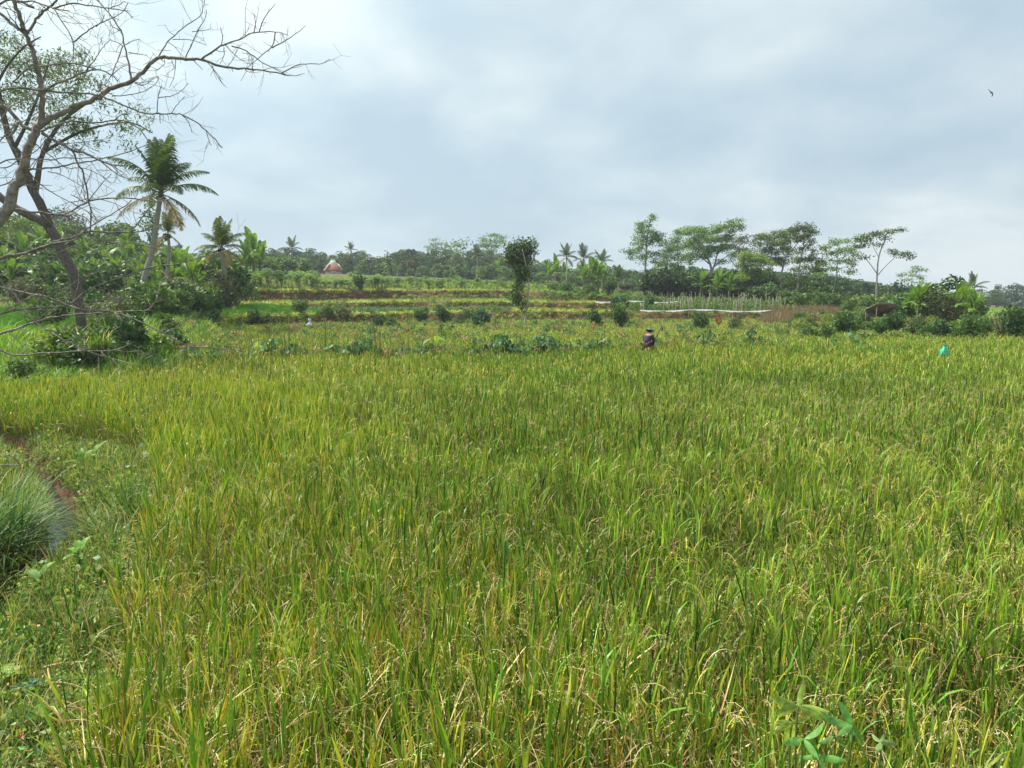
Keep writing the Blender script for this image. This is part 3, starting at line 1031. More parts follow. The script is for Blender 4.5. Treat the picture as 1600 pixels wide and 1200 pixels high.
tree('silk_tree', 'wide umbrella tree with a dense layered crown and many pale forked limbs', 'tree', 112,
     [(8, 4, [(1104, 462), (1106, 440), (1110, 420), (1102, 400), (1092, 380), (1080, 365)]), (5, 2, [(1108, 432), (1116, 412), (1120, 395), (1128, 375), (1135, 362)]), (4, 1, [(1112, 420), (1128, 405), (1145, 395)]), (4, 1, [(1106, 412), (1092, 402), (1078, 396)]), (3, 1, [(1120, 398), (1140, 372), (1156, 350)])],
     [(1078, 360, 13, 6), (1090, 364, 15, 7), (1106, 362, 15, 6), (1122, 356, 14, 5), (1136, 350, 13, 4), (1150, 345, 10, 3), (1140, 360, 12, 5), (1156, 352, 8, 4), (1095, 377, 18, 6), (1115, 374, 18, 6), (1132, 372, 14, 5), (1076, 378, 13, 5), (1085, 391, 14, 5), (1105, 388, 14, 5), (1125, 386, 14, 4), (1078, 404, 12, 5), (1140, 384, 10, 4), (1098, 402, 10, 3)],
     leaf=.4, col=AL2, bark=(.36, .33, .29), cover=1.0, flat=.75)
tree('silk_tree', 'greyish half bare tree with thin leaves between two denser crowns', 'tree', 116,
     [(5, 2, [(1150, 464), (1150, 440), (1154, 420), (1160, 398), (1166, 380), (1178, 366)]), (3, 1, [(1154, 420), (1142, 405), (1138, 392)]), (3, 1, [(1160, 400), (1150, 382), (1146, 370)]), (2, 1, [(1164, 390), (1180, 376), (1198, 358)])],
     [(1150, 376, 14, 5), (1165, 372, 13, 5), (1176, 378, 11, 4), (1155, 388, 14, 5), (1170, 392, 12, 4), (1145, 400, 10, 4), (1184, 368, 9, 3)],
     leaf=.35, col=(.105, .12, .06), bark=(.36, .33, .30), cover=.55, flat=.7)
tree('silk_tree', 'bright yellow green tree low in front of the tall row', 'tree', 104,
     [(5, 2, [(1176, 468), (1175, 445), (1176, 425), (1172, 405)]), (3, 1, [(1176, 430), (1186, 415), (1192, 405)]), (3, 1, [(1176, 430), (1166, 418), (1160, 410)])],
     [(1160, 398, 10, 5), (1172, 402, 13, 6), (1186, 400, 13, 6), (1165, 412, 13, 6), (1182, 416, 13, 7), (1196, 410, 9, 6), (1170, 428, 12, 7), (1190, 430, 12, 7), (1160, 424, 8, 6)],
     leaf=.38, col=AL3, cover=1.0, flat=.65)
tree('silk_tree', 'leaning flat topped tree with a broad bright green umbrella crown', 'tree', 114,
     [(6, 3, [(1214, 470), (1216, 445), (1222, 420), (1228, 398), (1234, 380), (1226, 368)]), (4, 1, [(1222, 418), (1212, 400), (1206, 385)]), (4, 1, [(1228, 400), (1244, 380), (1252, 365)])],
     [(1192, 374, 12, 5), (1204, 368, 14, 5), (1218, 363, 15, 5), (1234, 361, 14, 4), (1200, 382, 12, 4), (1216, 378, 14, 5), (1232, 374, 14, 5), (1196, 393, 11, 4), (1212, 392, 13, 4), (1230, 392, 12, 4), (1205, 404, 10, 4), (1222, 406, 12, 5)],
     leaf=.4, col=(.10, .165, .022), bark=(.33, .30, .27), cover=1.0, flat=.8)
tree('silk_tree', 'tall straight tree with pale trunk and olive flat top, right of the leaning one', 'tree', 100,
     [(6, 3, [(1244, 482), (1246, 455), (1247, 430), (1250, 405), (1254, 385), (1256, 365)]), (3, 1, [(1248, 425), (1262, 412), (1276, 404)]), (3, 1, [(1249, 410), (1238, 400), (1230, 398)]), (3, 1, [(1254, 388), (1264, 372), (1270, 360)])],
     [(1244, 360, 14, 5), (1258, 356, 14, 5), (1268, 355, 8, 5), (1262, 367, 12, 5), (1250, 372, 12, 4), (1266, 378, 8, 5), (1255, 390, 12, 4), (1272, 402, 13, 5), (1284, 408, 9, 4), (1250, 405, 12, 4), (1262, 418, 14, 5), (1278, 422, 11, 4), (1240, 420, 10, 4), (1252, 435, 12, 4), (1235, 440, 12, 6)],
     leaf=.36, col=(.085, .125, .025), bark=(.42, .39, .34), cover=.95, flat=.75)
tree('silk_tree', 'open crowned tree with thin leaning stem left of the lone tall tree', 'tree', 96,
     [(5, 2, [(1297, 480), (1302, 455), (1308, 430), (1310, 405), (1312, 388)]), (3, 1, [(1309, 425), (1296, 410), (1286, 404)]), (3, 1, [(1310, 410), (1324, 398), (1334, 394)])],
     [(1290, 384, 11, 5), (1304, 380, 12, 5), (1318, 378, 10, 4), (1296, 396, 12, 5), (1312, 394, 14, 5), (1328, 392, 11, 5), (1334, 398, 8, 4), (1300, 408, 12, 4), (1320, 410, 13, 5), (1332, 412, 9, 4), (1308, 420, 14, 4), (1326, 424, 11, 4), (1284, 414, 10, 5), (1275, 430, 10, 5), (1290, 428, 9, 4)],
     leaf=.36, col=AL, bark=(.33, .31, .28), cover=.9, flat=.7)
tree('silk_tree', 'lone tall tree with forked bare limbs and a flat slanting crown', 'tree', 90,
     [(7, 4, [(1368, 476), (1370, 450), (1371, 428), (1373, 405), (1378, 388), (1384, 375), (1386, 368)]), (4, 1.5, [(1371, 428), (1360, 410), (1350, 396), (1348, 388)]), (4, 1.5, [(1372, 430), (1384, 415), (1394, 405), (1398, 400)]), (3, 1, [(1374, 402), (1364, 388), (1358, 380)]), (2, 1, [(1384, 376), (1396, 366), (1406, 360)])],
     [(1342, 373, 10, 3), (1354, 369, 12, 3.5), (1348, 378, 12, 4), (1366, 367, 11, 3.5), (1378, 365, 11, 3.5), (1390, 362, 11, 3.2), (1402, 359, 9, 3), (1338, 385, 8, 3), (1350, 384, 10, 3), (1352, 402, 9, 3), (1372, 382, 10, 2.5), (1386, 372, 9, 2.5), (1402, 396, 9, 3), (1414, 398, 10, 4), (1422, 401, 7, 3.5), (1396, 393, 6, 2), (1390, 392, 4, 2)],
     leaf=.36, col=(.075, .13, .028), bark=(.30, .27, .24), cover=1.1, flat=.8)
tree('silk_tree', 'far hazy layered tree standing above the treeline right of the lone tall tree', 'tree', 190,
     [(3, 1.5, [(1423, 462), (1425, 450), (1428, 430), (1430, 420)]), (2, 1, [(1424, 448), (1412, 438), (1408, 432)])],
     [(1432, 418, 8, 2), (1424, 424, 10, 2), (1440, 422, 8, 2), (1412, 430, 8, 2), (1430, 431, 10, 2), (1440, 434, 7, 2), (1420, 437, 9, 2), (1434, 442, 9, 2), (1425, 448, 8, 2)],
     leaf=.6, col=AL, cover=1.0, flat=.8)
tree('silk_tree', 'large hazy umbrella tree on the skyline behind the narrow dark tree', 'tree', 200,
     [(4, 2, [(770, 425), (770, 405), (768, 388), (766, 375)]), (2, 1, [(770, 395), (756, 384), (750, 378)]), (2, 1, [(770, 392), (782, 382), (788, 376)])],
     [(766, 368, 12, 2.5), (780, 370, 12, 2.5), (754, 374, 11, 2.5), (770, 377, 14, 3), (787, 377, 10, 2.5), (760, 384, 14, 3), (778, 386, 12, 3), (750, 383, 8, 2.5), (768, 394, 14, 4)],
     leaf=.6, col=AL, cover=1.0, flat=.8)
tree('silk_tree', 'small feathery tree poking up from the skyline left of the umbrella tree', 'tree', 215,
     [(3, 1, [(680, 400), (681, 385), (680, 376)])],
     [(680, 374, 7, 2), (686, 380, 6, 2), (675, 382, 7, 2), (682, 388, 9, 3), (668, 386, 5, 2)], leaf=.6, col=AL, cover=1.0, flat=.8)
tree('broadleaf_tree', 'round topped hazy tree rising over the forest just right of the feathery one', 'tree', 215,
     [(3, 2, [(714, 412), (715, 395)])],
     [(710, 384, 14, 6), (722, 382, 12, 5), (700, 388, 10, 6), (728, 378, 6, 3), (712, 396, 18, 8)], leaf=.7, col=AL, cover=1.1, flat=.5, aspect=.6, mat=M_FAR)
tree('broadleaf_tree', 'dark round tree at the foot of the far hazy layered tree', 'tree', 150,
     [(5, 3, [(1408, 476), (1407, 460)])],
     [(1404, 448, 14, 9), (1400, 462, 14, 9), (1415, 460, 12, 10), (1408, 452, 12, 9), (1396, 452, 7, 6), (1410, 470, 14, 6)], leaf=.5, col=(.028, .062, .02), cover=1.5, flat=.4, aspect=.6)
tree('broadleaf_tree', 'small bushy tree on the crest right of the tiled house, left one of two', 'tree', 165,
     [(3, 1, [(606, 432), (607, 412)])], [(606, 402, 7, 9), (606, 414, 6, 7)], leaf=.4, col=DK, cover=1.3, flat=.4, aspect=.6)
tree('broadleaf_tree', 'small bushy tree on the crest right of the tiled house, right one of two', 'tree', 163,
     [(3, 1, [(622, 434), (621, 412)])], [(621, 400, 8, 8), (622, 410, 7, 7)], leaf=.4, col=DK, cover=1.3, flat=.4, aspect=.6)
tree('broadleaf_tree', 'big dark bluish tree looming far behind the bare branches', 'tree', 150,
     [(8, 4, [(92, 398), (92, 370), (90, 350)])],
     [(88, 335, 22, 12), (105, 345, 24, 12), (80, 350, 22, 14), (115, 358, 18, 10), (95, 362, 28, 14), (125, 368, 14, 7), (72, 362, 14, 10)], leaf=.6, col=(.03, .065, .03), cover=1.4, flat=.35, aspect=.6)
tree('broadleaf_tree', 'bright leafy tree behind the thick leaning bare trunk at the left edge', 'tree', 75,
     [(8, 4, [(20, 420), (20, 390), (18, 360)])],
     [(10, 345, 24, 12), (35, 350, 22, 12), (5, 365, 28, 14), (45, 368, 18, 12), (25, 372, 24, 12), (55, 360, 10, 8), (-20, 350, 24, 16)], leaf=.35, col=(.10, .17, .035), cover=1.2, flat=.4, aspect=.5)
tree('broadleaf_tree', 'slim leafy sapling beside the coconut trunk', 'tree', 62,
     [(4, 2, [(236, 440), (236, 400), (235, 350)])],
     [(232, 330, 10, 14), (240, 345, 12, 14), (228, 355, 12, 14), (238, 368, 12, 12), (232, 315, 7, 8)], leaf=.28, col=(.055, .12, .03), cover=.9, flat=.4, aspect=.5)
tree('broadleaf_tree', 'round dark tree with feathery fringe behind the banana thicket', 'tree', 90,
     [(5, 3, [(182, 425), (182, 395), (182, 375)])],
     [(180, 355, 18, 8, (.09, .16, .04)), (192, 362, 18, 9), (170, 364, 16, 9), (184, 375, 22, 10), (200, 376, 12, 8)], leaf=.35, col=(.045, .10, .025), cover=1.2, flat=.4, aspect=.5)

# foliage tree behind the bare one
lt_pads = [(12, 70, 26, 12), (8, 95, 26, 14), (30, 110, 22, 12), (55, 92, 16, 8), (85, 86, 20, 8), (105, 98, 22, 9), (128, 90, 14, 8), (60, 112, 20, 10), (95, 118, 24, 9), (135, 120, 16, 9), (70, 140, 22, 8), (115, 140, 20, 8), (150, 130, 14, 8),
           (30, 140, 22, 12), (12, 160, 22, 10), (50, 165, 18, 9), (90, 160, 18, 7), (112, 152, 16, 7), (165, 160, 12, 6), (60, 190, 20, 8), (95, 185, 16, 7), (120, 190, 24, 9), (135, 205, 20, 8), (110, 210, 16, 7), (185, 195, 12, 6), (205, 200, 12, 6), (210, 170, 8, 5), (150, 225, 10, 5), (200, 226, 9, 5), (225, 185, 8, 5), (80, 225, 12, 6), (20, 200, 18, 8), (190, 180, 8, 5), (175, 215, 6, 4), (228, 205, 6, 4), (120, 232, 8, 5)]
tree('acacia_tree', 'tree with feathery drooping foliage and dark curved trunk behind the bare branches', 'tree', 26,
     [(16, 11, [(128, 478), (118, 440), (102, 405), (88, 375), (72, 350), (50, 338), (25, 326), (-10, 300), (-60, 260)]),
      (14, 6, [(76, 354), (70, 325), (60, 300), (54, 275), (46, 250), (38, 225), (30, 180), (26, 130), (30, 68)]),
      (9, 4, [(62, 305), (66, 270), (72, 240), (90, 205), (112, 180), (140, 160)]),
      (6, 2, [(40, 240), (60, 210), (80, 175), (95, 145), (110, 110)]),
      (5, 1.5, [(72, 240), (110, 215), (150, 198), (200, 190), (232, 205)]),
      (5, 2, [(30, 180), (14, 150), (5, 110)]), (4, 1.5, [(28, 140), (55, 120), (90, 100), (125, 92)]),
      (4, 1.5, [(46, 250), (25, 220), (12, 217), (28, 238), (34, 262)])],
     [(a, b, c * 1.25, d * 1.35) for a, b, c, d in lt_pads], leaf=.15, aspect=.25, col=(.11, .17, .07), bark=(.105, .088, .078), cover=.9, flat=.15, depth=1.0, droop=1.0, var=.35, sides=9)

# ------------------------------------------------------------------ bare tree close at the left, limb by limb
DB = 7.2
known = []          # (px, py, depth) already built


def depth_at(px, py):
    if not known:
        return DB
    k = np.array(known)
    d = np.hypot(k[:, 0] - px, k[:, 1] - py)
    i = int(np.argmin(d))
    return float(k[i, 2])


def limb(mb, pl, w0, w1, slope=None, twigs=True, d0=None, spur=1.0):
    d0 = depth_at(*pl[0]) if d0 is None else d0
    slope = R.uniform(-0.0028, 0.0028) if slope is None else slope
    pts, rad, ln = [], [], 0
    n = len(pl)
    tot = sum(math.dist(pl[i], pl[i + 1]) for i in range(n - 1)) + 1e-6
    for i, (x, y) in enumerate(pl):
        if i:
            ln += math.dist(pl[i - 1], pl[i])
        D = d0 + slope * ln
        pts.append(P(x, y, D))
        rad.append((w0 + (w1 - w0) * (ln / tot) ** 0.8) / 2 * D / F)
    pp, r_ = catmull(pts, rad, 4)
    wob = rs.normal(0, 1, pp.shape) * (np.array(r_)[:, None] * 0.22 + 0.0012)
    wob[0] = 0
    pp = pp + wob
    # remember where this limb runs
    cx, _ = catmull([(a, b, 0) for a, b in pl], [0] * n, 4)
    dl = np.concatenate([[0], np.cumsum(np.linalg.norm(np.diff(cx, axis=0), axis=1))])
    for q, l_ in zip(cx, dl):
        known.append((q[0], q[1], d0 + slope * l_))
    g = R.uniform(.85, 1.15)
    tube(mb, pp, r_, 8 if w0 > 6 else 6, np.array((.225, .198, .175)) * g, 0.08)
    if twigs:
        i = 2
        while i < len(pp) - 1:
            if r_[i] < 0.022:
                d = pp[i + 1] - pp[i]
                d /= np.linalg.norm(d) + 1e-9
                s_ = rs.normal(size=3)
                s_ -= d * s_.dot(d)
                s_ /= np.linalg.norm(s_)
                Lt = R.choice([.03, .05, .08, .14, .2, .26]) * R.uniform(.7, 1.3) * spur
                v = d * R.uniform(.3, .9) + s_
                v /= np.linalg.norm(v)
                q = [pp[i]]
                for k in range(3):
                    v = v + rs.normal(0, .28, 3)
                    v /= np.linalg.norm(v)
                    q.append(q[-1] + v * Lt / 3)
                rr = max(0.0016, min(r_[i] * .5, .0035))
                tube(mb, np.array(q), np.array([rr, rr * .8, rr * .7, rr * .5]), 4, np.array((.27, .22, .19)) * g)
                if Lt > .1:
                    for kk in (1, 2):
                        v2 = v + rs.normal(0, .9, 3)
                        v2 /= np.linalg.norm(v2)
                        tube(mb, np.array([q[kk], q[kk] + v2 * Lt * .2, q[kk] + v2 * Lt * .42 + rs.normal(0, .006, 3)]), np.array([rr * .6, rr * .5, rr * .4]), 4, np.array((.27, .22, .19)) * g)
            i += R.choice([1, 2, 2, 3])


bare = empty('bare_tree', (0, 0, 0))
tag(bare, 'leafless tree reaching in from the left edge with crooked grey branches close to the viewer', 'tree')
root0 = G(-150, 900, 0.3)
DB = root0.y
mb = MB()
known.append((-150, 900, DB))
limb(mb, [(-150, 905), (-150, 760), (-130, 620), (-95, 500), (-50, 410), (0, 338), (24, 294), (39, 253), (52, 214), (63, 194)], 36, 12, slope=0.0, twigs=False)
limb(mb, [(63, 196), (64, 160), (64, 140), (60, 110), (52, 80), (42, 55), (36, 42), (30, 24), (23, 3), (16, -30)], 9, 5, slope=-.001)
tb = mb.build('trunk', M_BARK, bare, smooth=True)
BR = [
    # main right limb and its twigs
    [([(64, 193), (85, 182), (110, 170), (140, 158), (160, 148), (175, 138), (205, 127), (220, 115), (235, 100), (248, 91), (262, 90), (290, 92), (315, 93), (345, 103), (380, 107), (410, 110), (452, 118)], 10, 1.6),
     ([(246, 92), (262, 66), (285, 45), (312, 25), (318, 8), (320, -6)], 2.5, 1), ([(290, 90), (305, 55), (320, 30), (322, 15)], 2, 1),
     ([(315, 93), (345, 72), (372, 62), (395, 52), (430, 50), (450, 55)], 3.5, 1), ([(397, 52), (399, 38), (398, 23)], 2, .8), ([(405, 50), (412, 30), (430, 6)], 2, .8),
     ([(345, 72), (348, 58), (344, 42)], 1.5, .8), ([(430, 51), (425, 72), (405, 90), (385, 107)], 2, 1), ([(425, 75), (455, 58), (478, 40)], 2, .8), ([(362, 72), (385, 80), (410, 98), (450, 118)], 2, 1),
     ([(440, 114), (470, 100), (500, 100), (516, 92)], 2, .8), ([(440, 116), (460, 118), (476, 115)], 1.5, .8), ([(350, 74), (350, 85), (344, 100)], 1.5, .8), ([(300, 50), (315, 48), (330, 45)], 1.3, .8), ([(270, 62), (295, 62), (324, 71)], 1.3, .7)],
    [([(205, 127), (200, 95), (195, 72), (190, 50), (187, 45), (170, 20), (153, 0), (148, -12)], 3.5, 1.5), ([(196, 70), (207, 64), (219, 61)], 1.6, .8), ([(201, 82), (215, 85), (230, 85)], 1.6, .8), ([(188, 48), (177, 42), (167, 30)], 1.6, .8), ([(192, 72), (183, 95), (172, 122), (150, 145)], 2, 1), ([(192, 72), (180, 65), (168, 60)], 1.5, .8), ([(210, 130), (225, 132), (247, 119)], 1.6, .8), ([(175, 150), (205, 148), (230, 140), (246, 128), (248, 119)], 1.6, .8)],
    [([(40, 52), (22, 40), (0, 20), (-20, 2)], 5, 4), ([(28, 42), (18, 28), (5, 8)], 2, 1)],
    [([(43, 52), (55, 35), (68, 18), (85, 5), (95, -12)], 4.5, 3), ([(66, 22), (60, 22), (70, 10)], 1.5, 1)],
    [([(-60, 60), (0, 7), (30, 3), (53, 12)], 5, 3), ([(20, 4), (50, 2), (85, 13), (108, 17)], 3, 1.5), ([(82, 13), (110, 6), (135, 8), (170, 13), (195, 17), (207, 27)], 3, 1.2), ([(170, 13), (182, 9), (196, 2)], 1.8, 1), ([(85, 13), (96, 32), (114, 65), (114, 92), (116, 118)], 2.2, 1.4), ([(114, 66), (135, 50), (150, 40), (165, 33), (190, 20), (201, 3)], 2.4, 1), ([(150, 42), (158, 34), (164, 23)], 1.4, .8)],
    [([(-70, 170), (0, 143), (30, 138), (60, 141), (100, 144), (150, 148), (175, 156), (205, 170), (230, 177), (260, 178), (280, 178), (300, 187), (322, 204), (347, 231)], 4.5, 1.4), ([(250, 178), (250, 192)], 1.6, 1), ([(245, 177), (247, 152), (253, 134)], 1.8, .8), ([(248, 153), (270, 149), (283, 142), (295, 130)], 1.6, .8), ([(268, 177), (278, 162), (289, 150)], 1.4, .8), ([(285, 180), (295, 192), (300, 206)], 1.6, .9), ([(322, 204), (325, 215), (330, 227)], 1.4, .8)],
    [([(64, 145), (90, 130), (115, 120), (130, 113), (155, 108), (175, 118), (185, 128)], 4.5, 1.5), ([(20, 128), (40, 110), (65, 104), (90, 100), (115, 99), (150, 108)], 3, 2), ([(172, 120), (185, 108), (200, 101)], 1.6, .8), ([(135, 112), (150, 90), (162, 72), (172, 62)], 2, .9), ([(160, 70), (158, 58)], 1.2, .7)],
    [([(66, 208), (95, 225), (115, 235), (135, 240), (155, 250), (180, 258), (196, 259)], 5, 2.2), ([(155, 249), (180, 270), (208, 283)], 2, 1), ([(170, 255), (190, 268), (205, 282)], 1.5, .8)],
    [([(64, 205), (90, 195), (112, 189), (150, 192), (180, 187), (205, 193), (225, 210), (238, 238)], 3.4, 1.2), ([(180, 187), (192, 178), (206, 178)], 1.8, 1)],
    [([(30, 270), (45, 265), (80, 262), (115, 256), (150, 250), (190, 240), (243, 221)], 3.4, 1.2), ([(-40, 300), (0, 255), (40, 248), (75, 250), (110, 247), (160, 247)], 3, 1.2)],
    [([(112, 232), (122, 255), (130, 270), (134, 290), (138, 315), (143, 335), (140, 366)], 3, 2.4), ([(134, 290), (142, 272), (142, 262)], 1.6, 1), ([(138, 315), (155, 292), (165, 280), (175, 272)], 1.8, 1), ([(136, 318), (122, 310), (111, 304)], 1.8, 1.2)],
    [([(-70, 350), (0, 326), (40, 330), (70, 333), (100, 335), (125, 322), (145, 313), (170, 310), (200, 310), (245, 315), (268, 310)], 5, 1.4), ([(100, 336), (115, 355), (120, 368)], 2, 1.2), ([(98, 334), (115, 345), (135, 360)], 2, 1)],
    [([(-90, 425), (0, 403), (30, 398), (65, 388), (90, 376), (115, 372), (135, 362), (180, 363), (230, 360), (262, 346)], 7, 1.4), ([(60, 388), (90, 380), (120, 374)], 4, 2.5), ([(140, 365), (165, 378), (200, 380), (230, 385), (272, 396)], 2.4, 1), ([(120, 372), (140, 355), (165, 340), (190, 325), (206, 313)], 2.6, 1.2), ([(205, 362), (225, 335), (240, 318), (262, 305)], 2.4, 1.4), ([(128, 374), (132, 385), (150, 396), (168, 403)], 2.6, 1)],
    [([(-90, 440), (0, 450), (40, 458), (75, 465), (110, 478), (135, 485), (170, 487), (200, 495), (250, 517), (290, 538), (330, 543), (357, 546)], 5, 1.4), ([(85, 465), (105, 450), (125, 435), (152, 426)], 2.2, 1), ([(150, 486), (165, 480), (186, 466)], 1.6, .8), ([(258, 520), (275, 512), (300, 493)], 2, .9), ([(30, 463), (55, 440), (72, 415), (85, 402)], 2, 1), ([(130, 484), (145, 472), (160, 468), (196, 466)], 1.8, .8)],
    [([(-90, 520), (0, 490), (40, 482), (75, 480), (105, 477), (150, 448), (200, 430), (240, 417), (280, 412), (320, 400), (365, 389)], 5, 1.2), ([(190, 432), (205, 418), (225, 408)], 2, 1), ([(255, 415), (253, 430)], 2, 1.2), ([(20, 486), (10, 470), (0, 462)], 1.6, 1)],
    [([(-90, 560), (0, 522), (30, 513), (60, 502), (100, 493), (150, 490), (200, 486), (230, 484), (245, 465), (251, 440)], 5, 1.2), ([(55, 503), (75, 487), (90, 475)], 2, 1)],
    [([(-60, 430), (0, 447), (20, 457), (40, 485), (60, 507), (100, 530), (135, 548), (175, 560), (218, 571)], 3.6, 1.2), ([(103, 531), (125, 527), (145, 524)], 1.8, 1)],
    [([(-90, 520), (0, 548), (22, 555), (60, 553), (130, 548), (180, 547), (205, 535)], 4, 1.4), ([(180, 547), (200, 549), (222, 548)], 1.6, .8)],
    [([(-90, 735), (0, 727), (30, 726), (45, 719), (62, 709)], 3.5, 1.2), ([(30, 725), (22, 716), (10, 711)], 2, 1)],
    [([(0, 190), (20, 165), (62, 140), (72, 120), (95, 107)], 2.2, 1.0), ([(-20, 240), (20, 200), (60, 175), (75, 150)], 2.4, 1.2)],
    [([(45, 268), (60, 285), (80, 300), (108, 315), (135, 330), (150, 345)], 2.0, .8), ([(75, 268), (100, 275), (130, 293)], 1.8, .8), ([(30, 290), (55, 288), (82, 290)], 1.8, .8)],
    [([(55, 225), (80, 245), (105, 262), (128, 262), (150, 270), (165, 280)], 2.0, .8), ([(70, 215), (85, 240), (95, 268)], 1.6, .8)],
    [([(-60, 240), (0, 262), (30, 250), (58, 235), (75, 215), (95, 200)], 2.6, 1.0), ([(-60, 300), (0, 290), (35, 272), (60, 245)], 3, 1.2)],
    [([(-50, 210), (0, 165), (35, 195), (58, 208)], 7, 5), ([(10, 172), (-5, 150)], 3, 2), ([(30, 190), (22, 205), (14, 217), (25, 240), (40, 262)], 4, 3)],
]
for grp in BR:
    mb = MB()
    for q, (pl, w0, w1) in enumerate(grp):
        # limbs that come from outside the frame start at the trunk's depth
        limb(mb, pl, w0, w1, spur=1.35 if BR.index(grp) >= 7 else 1.0)
    mb.build('branch', M_BARK, bare, smooth=True)


# ------------------------------------------------------------------ palms and bananas
def frond_mesh(kind, L=3.4, col=(.055, .105, .022), dry=False):
    mb = MB()
    n = 16
    s = np.linspace(0, 1, n)
    a0, cv = {'up': (0.12, 0.55), 'mid': (0.55, 1.3), 'low': (1.1, 1.4), 'hang': (2.0, 0.9)}[kind]
    ang = a0 + cv * s ** 1.4
    dl = L / (n - 1)
    x = np.concatenate([[0], np.cumsum(np.sin(ang[:-1]) * dl)])
    z = np.concatenate([[0], np.cumsum(np.cos(ang[:-1]) * dl)])
    pts = np.stack([x, 0 * x, z], 1)
    tube(mb, pts, np.linspace(.035, .008, n), 5, (.14, .15, .04))
    m = 46
    f = np.linspace(.14, .995, m)
    for side in (-1, 1):
        px_ = np.interp(f, s, x)
        pz = np.interp(f, s, z)
        an = np.interp(f, s, ang)
        base = np.stack([px_, 0 * px_, pz], 1)
        ll = 0.85 * np.sin(np.clip(f, 0, 1) * math.pi * .86 + .28) * rs.uniform(.8, 1.1, m)
        dirs = np.stack([np.sin(an) * .55, np.full(m, side * .8), np.cos(an) * .55 - .25], 1) + rs.normal(0, .10, (m, 3))
        dirs /= np.linalg.norm(dirs, axis=1, keepdims=True)
        mid = base + dirs * ll[:, None] * .55
        d2 = dirs + np.array([0, 0, -.75])
        d2 /= np.linalg.norm(d2, axis=1, keepdims=True)
        end = mid + d2 * ll[:, None] * .5
        w = np.stack([np.sin(an), 0 * an, np.cos(an)], 1) * .032
        V = np.stack([base - w, base + w, mid + w, mid - w, end + w * .15, end - w * .15], 1)
        b_ = np.arange(m)[:, None] * 6
        F4_ = np.concatenate([b_ + np.array([0, 1, 2, 3]), b_ + np.array([3, 2, 4, 5])])
        c = np.array(col) * rs.uniform(.75, 1.3, (m, 1))
        mb.add(V.reshape(-1, 3), F4_, None, np.repeat(c, 6, 0))
    return mb.mesh('frond', M_DRY if dry else M_GLOSS)


FR = {k: frond_mesh(k) for k in ('up', 'mid', 'low', 'hang')}
FRD = frond_mesh('hang', 3.2, (.24, .19, .08), True)
FRL = {k: frond_mesh(k, col=(.10, .14, .035)) for k in ('up', 'mid', 'low')}


def palm(label, D, stem, widths, fl=1.0, nf=18, group=None, kinds=FR, dry=2, lean=0):
    b = P(*stem[0], D)
    b.z = min(b.z, gz(b.x, b.y) + 0.0)
    root = tag(empty('coconut_palm', b), label, 'palm tree', group)
    pts = [np.array(P(x, y, D)) - np.array(b) for x, y in stem]
    pts[0] = np.array([0, 0, -.2])
    rad = np.linspace(widths[0], widths[1], len(pts)) / 2 * D / F
    pp, r_ = catmull(pts, rad, 4)
    mb = MB()
    tube(mb, pp, r_, 8, (.30, .27, .23), .05)
    mb.build('trunk', M_BARK, root, smooth=True)
    top = pts[-1]
    mb = MB()
    for k in range(7):
        q = in_ell(1, (0, 0, -.15), (.25, .25, .2))[0]
        leaves(mb, in_ell(10, q, (.1, .1, .12)), .2, .8, .2, (.10, .12, .03))
    hb = mb.build('crown_heart', M_GLOSS, root)
    hb.location = top
    for k in range(nf):
        f = k / nf
        kind = 'up' if f < .34 else 'mid' if f < .6 else 'low' if f < .82 else 'hang'
        me = kinds.get(kind) or FR[kind]
        if k >= nf - dry:
            me = FRD
        o = bpy.data.objects.new('frond', me)
        COL.objects.link(o)
        o.parent = root
        o.location = top
        o.rotation_euler = (R.uniform(-.15, .15) + lean * .1, R.uniform(-.2, .2), k * 2.4 + R.uniform(-.3, .3))
        o.scale = (fl * R.uniform(.85, 1.1),) * 3
    return root


palm('coconut palm with pale leaning trunk and dark shaggy crown, tallest of the left side', 45, [(214, 472), (224, 440), (236, 400), (243, 360), (248, 325), (252, 303)], (10, 7), 0.98, 22, dry=3)
palm('short coconut palm right of the tall leaning one, brown hanging fronds', 56, [(352, 455), (350, 430), (348, 405), (346, 388)], (9, 6), .66, 20, kinds=FRL, dry=4)
palm('slim palm close behind the leaning one with one yellow drooping frond', 52, [(258, 440), (262, 420), (265, 400), (264, 380), (262, 366)], (6, 4), .5, 10, kinds=FRL, dry=3)
for (x, y0, y1, D, sc_, lab) in [
        (456, 415, 388, 215, 1.1, 'distant coconut palm on the skyline nearest the banana clump'),
        (548, 412, 391, 225, .8, 'distant coconut palm on the skyline right above the tiled house'),
        (745, 420, 397, 170, .7, 'distant coconut palm peeping from the forest left of the narrow tree'),
        (885, 440, 402, 160, 1.0, 'grey coconut palm behind the two banana clumps, left one of three'),
        (912, 440, 405, 168, 1.0, 'grey coconut palm behind the two banana clumps, middle one of three'),
        (940, 445, 410, 164, .9, 'grey coconut palm behind the two banana clumps, right one of three'),
        (965, 452, 436, 128, .75, 'low yellowish palm beside the dark roofed hut'),
        (1520, 478, 450, 190, 1.2, 'distant coconut palm rising at the left end of the far right wood'),
        (1518, 486, 468, 100, .5, 'small palm behind the banana plants at the right'),
        (1275, 474, 430, 140, .8, 'coconut palm half hidden behind the tall row')]:
    palm(lab, D, [(x, y0), (x + 1, (y0 + y1) / 2), (x, y1)], (2.2, 1.6), sc_, 13, 'distant coconut palms', dry=1)


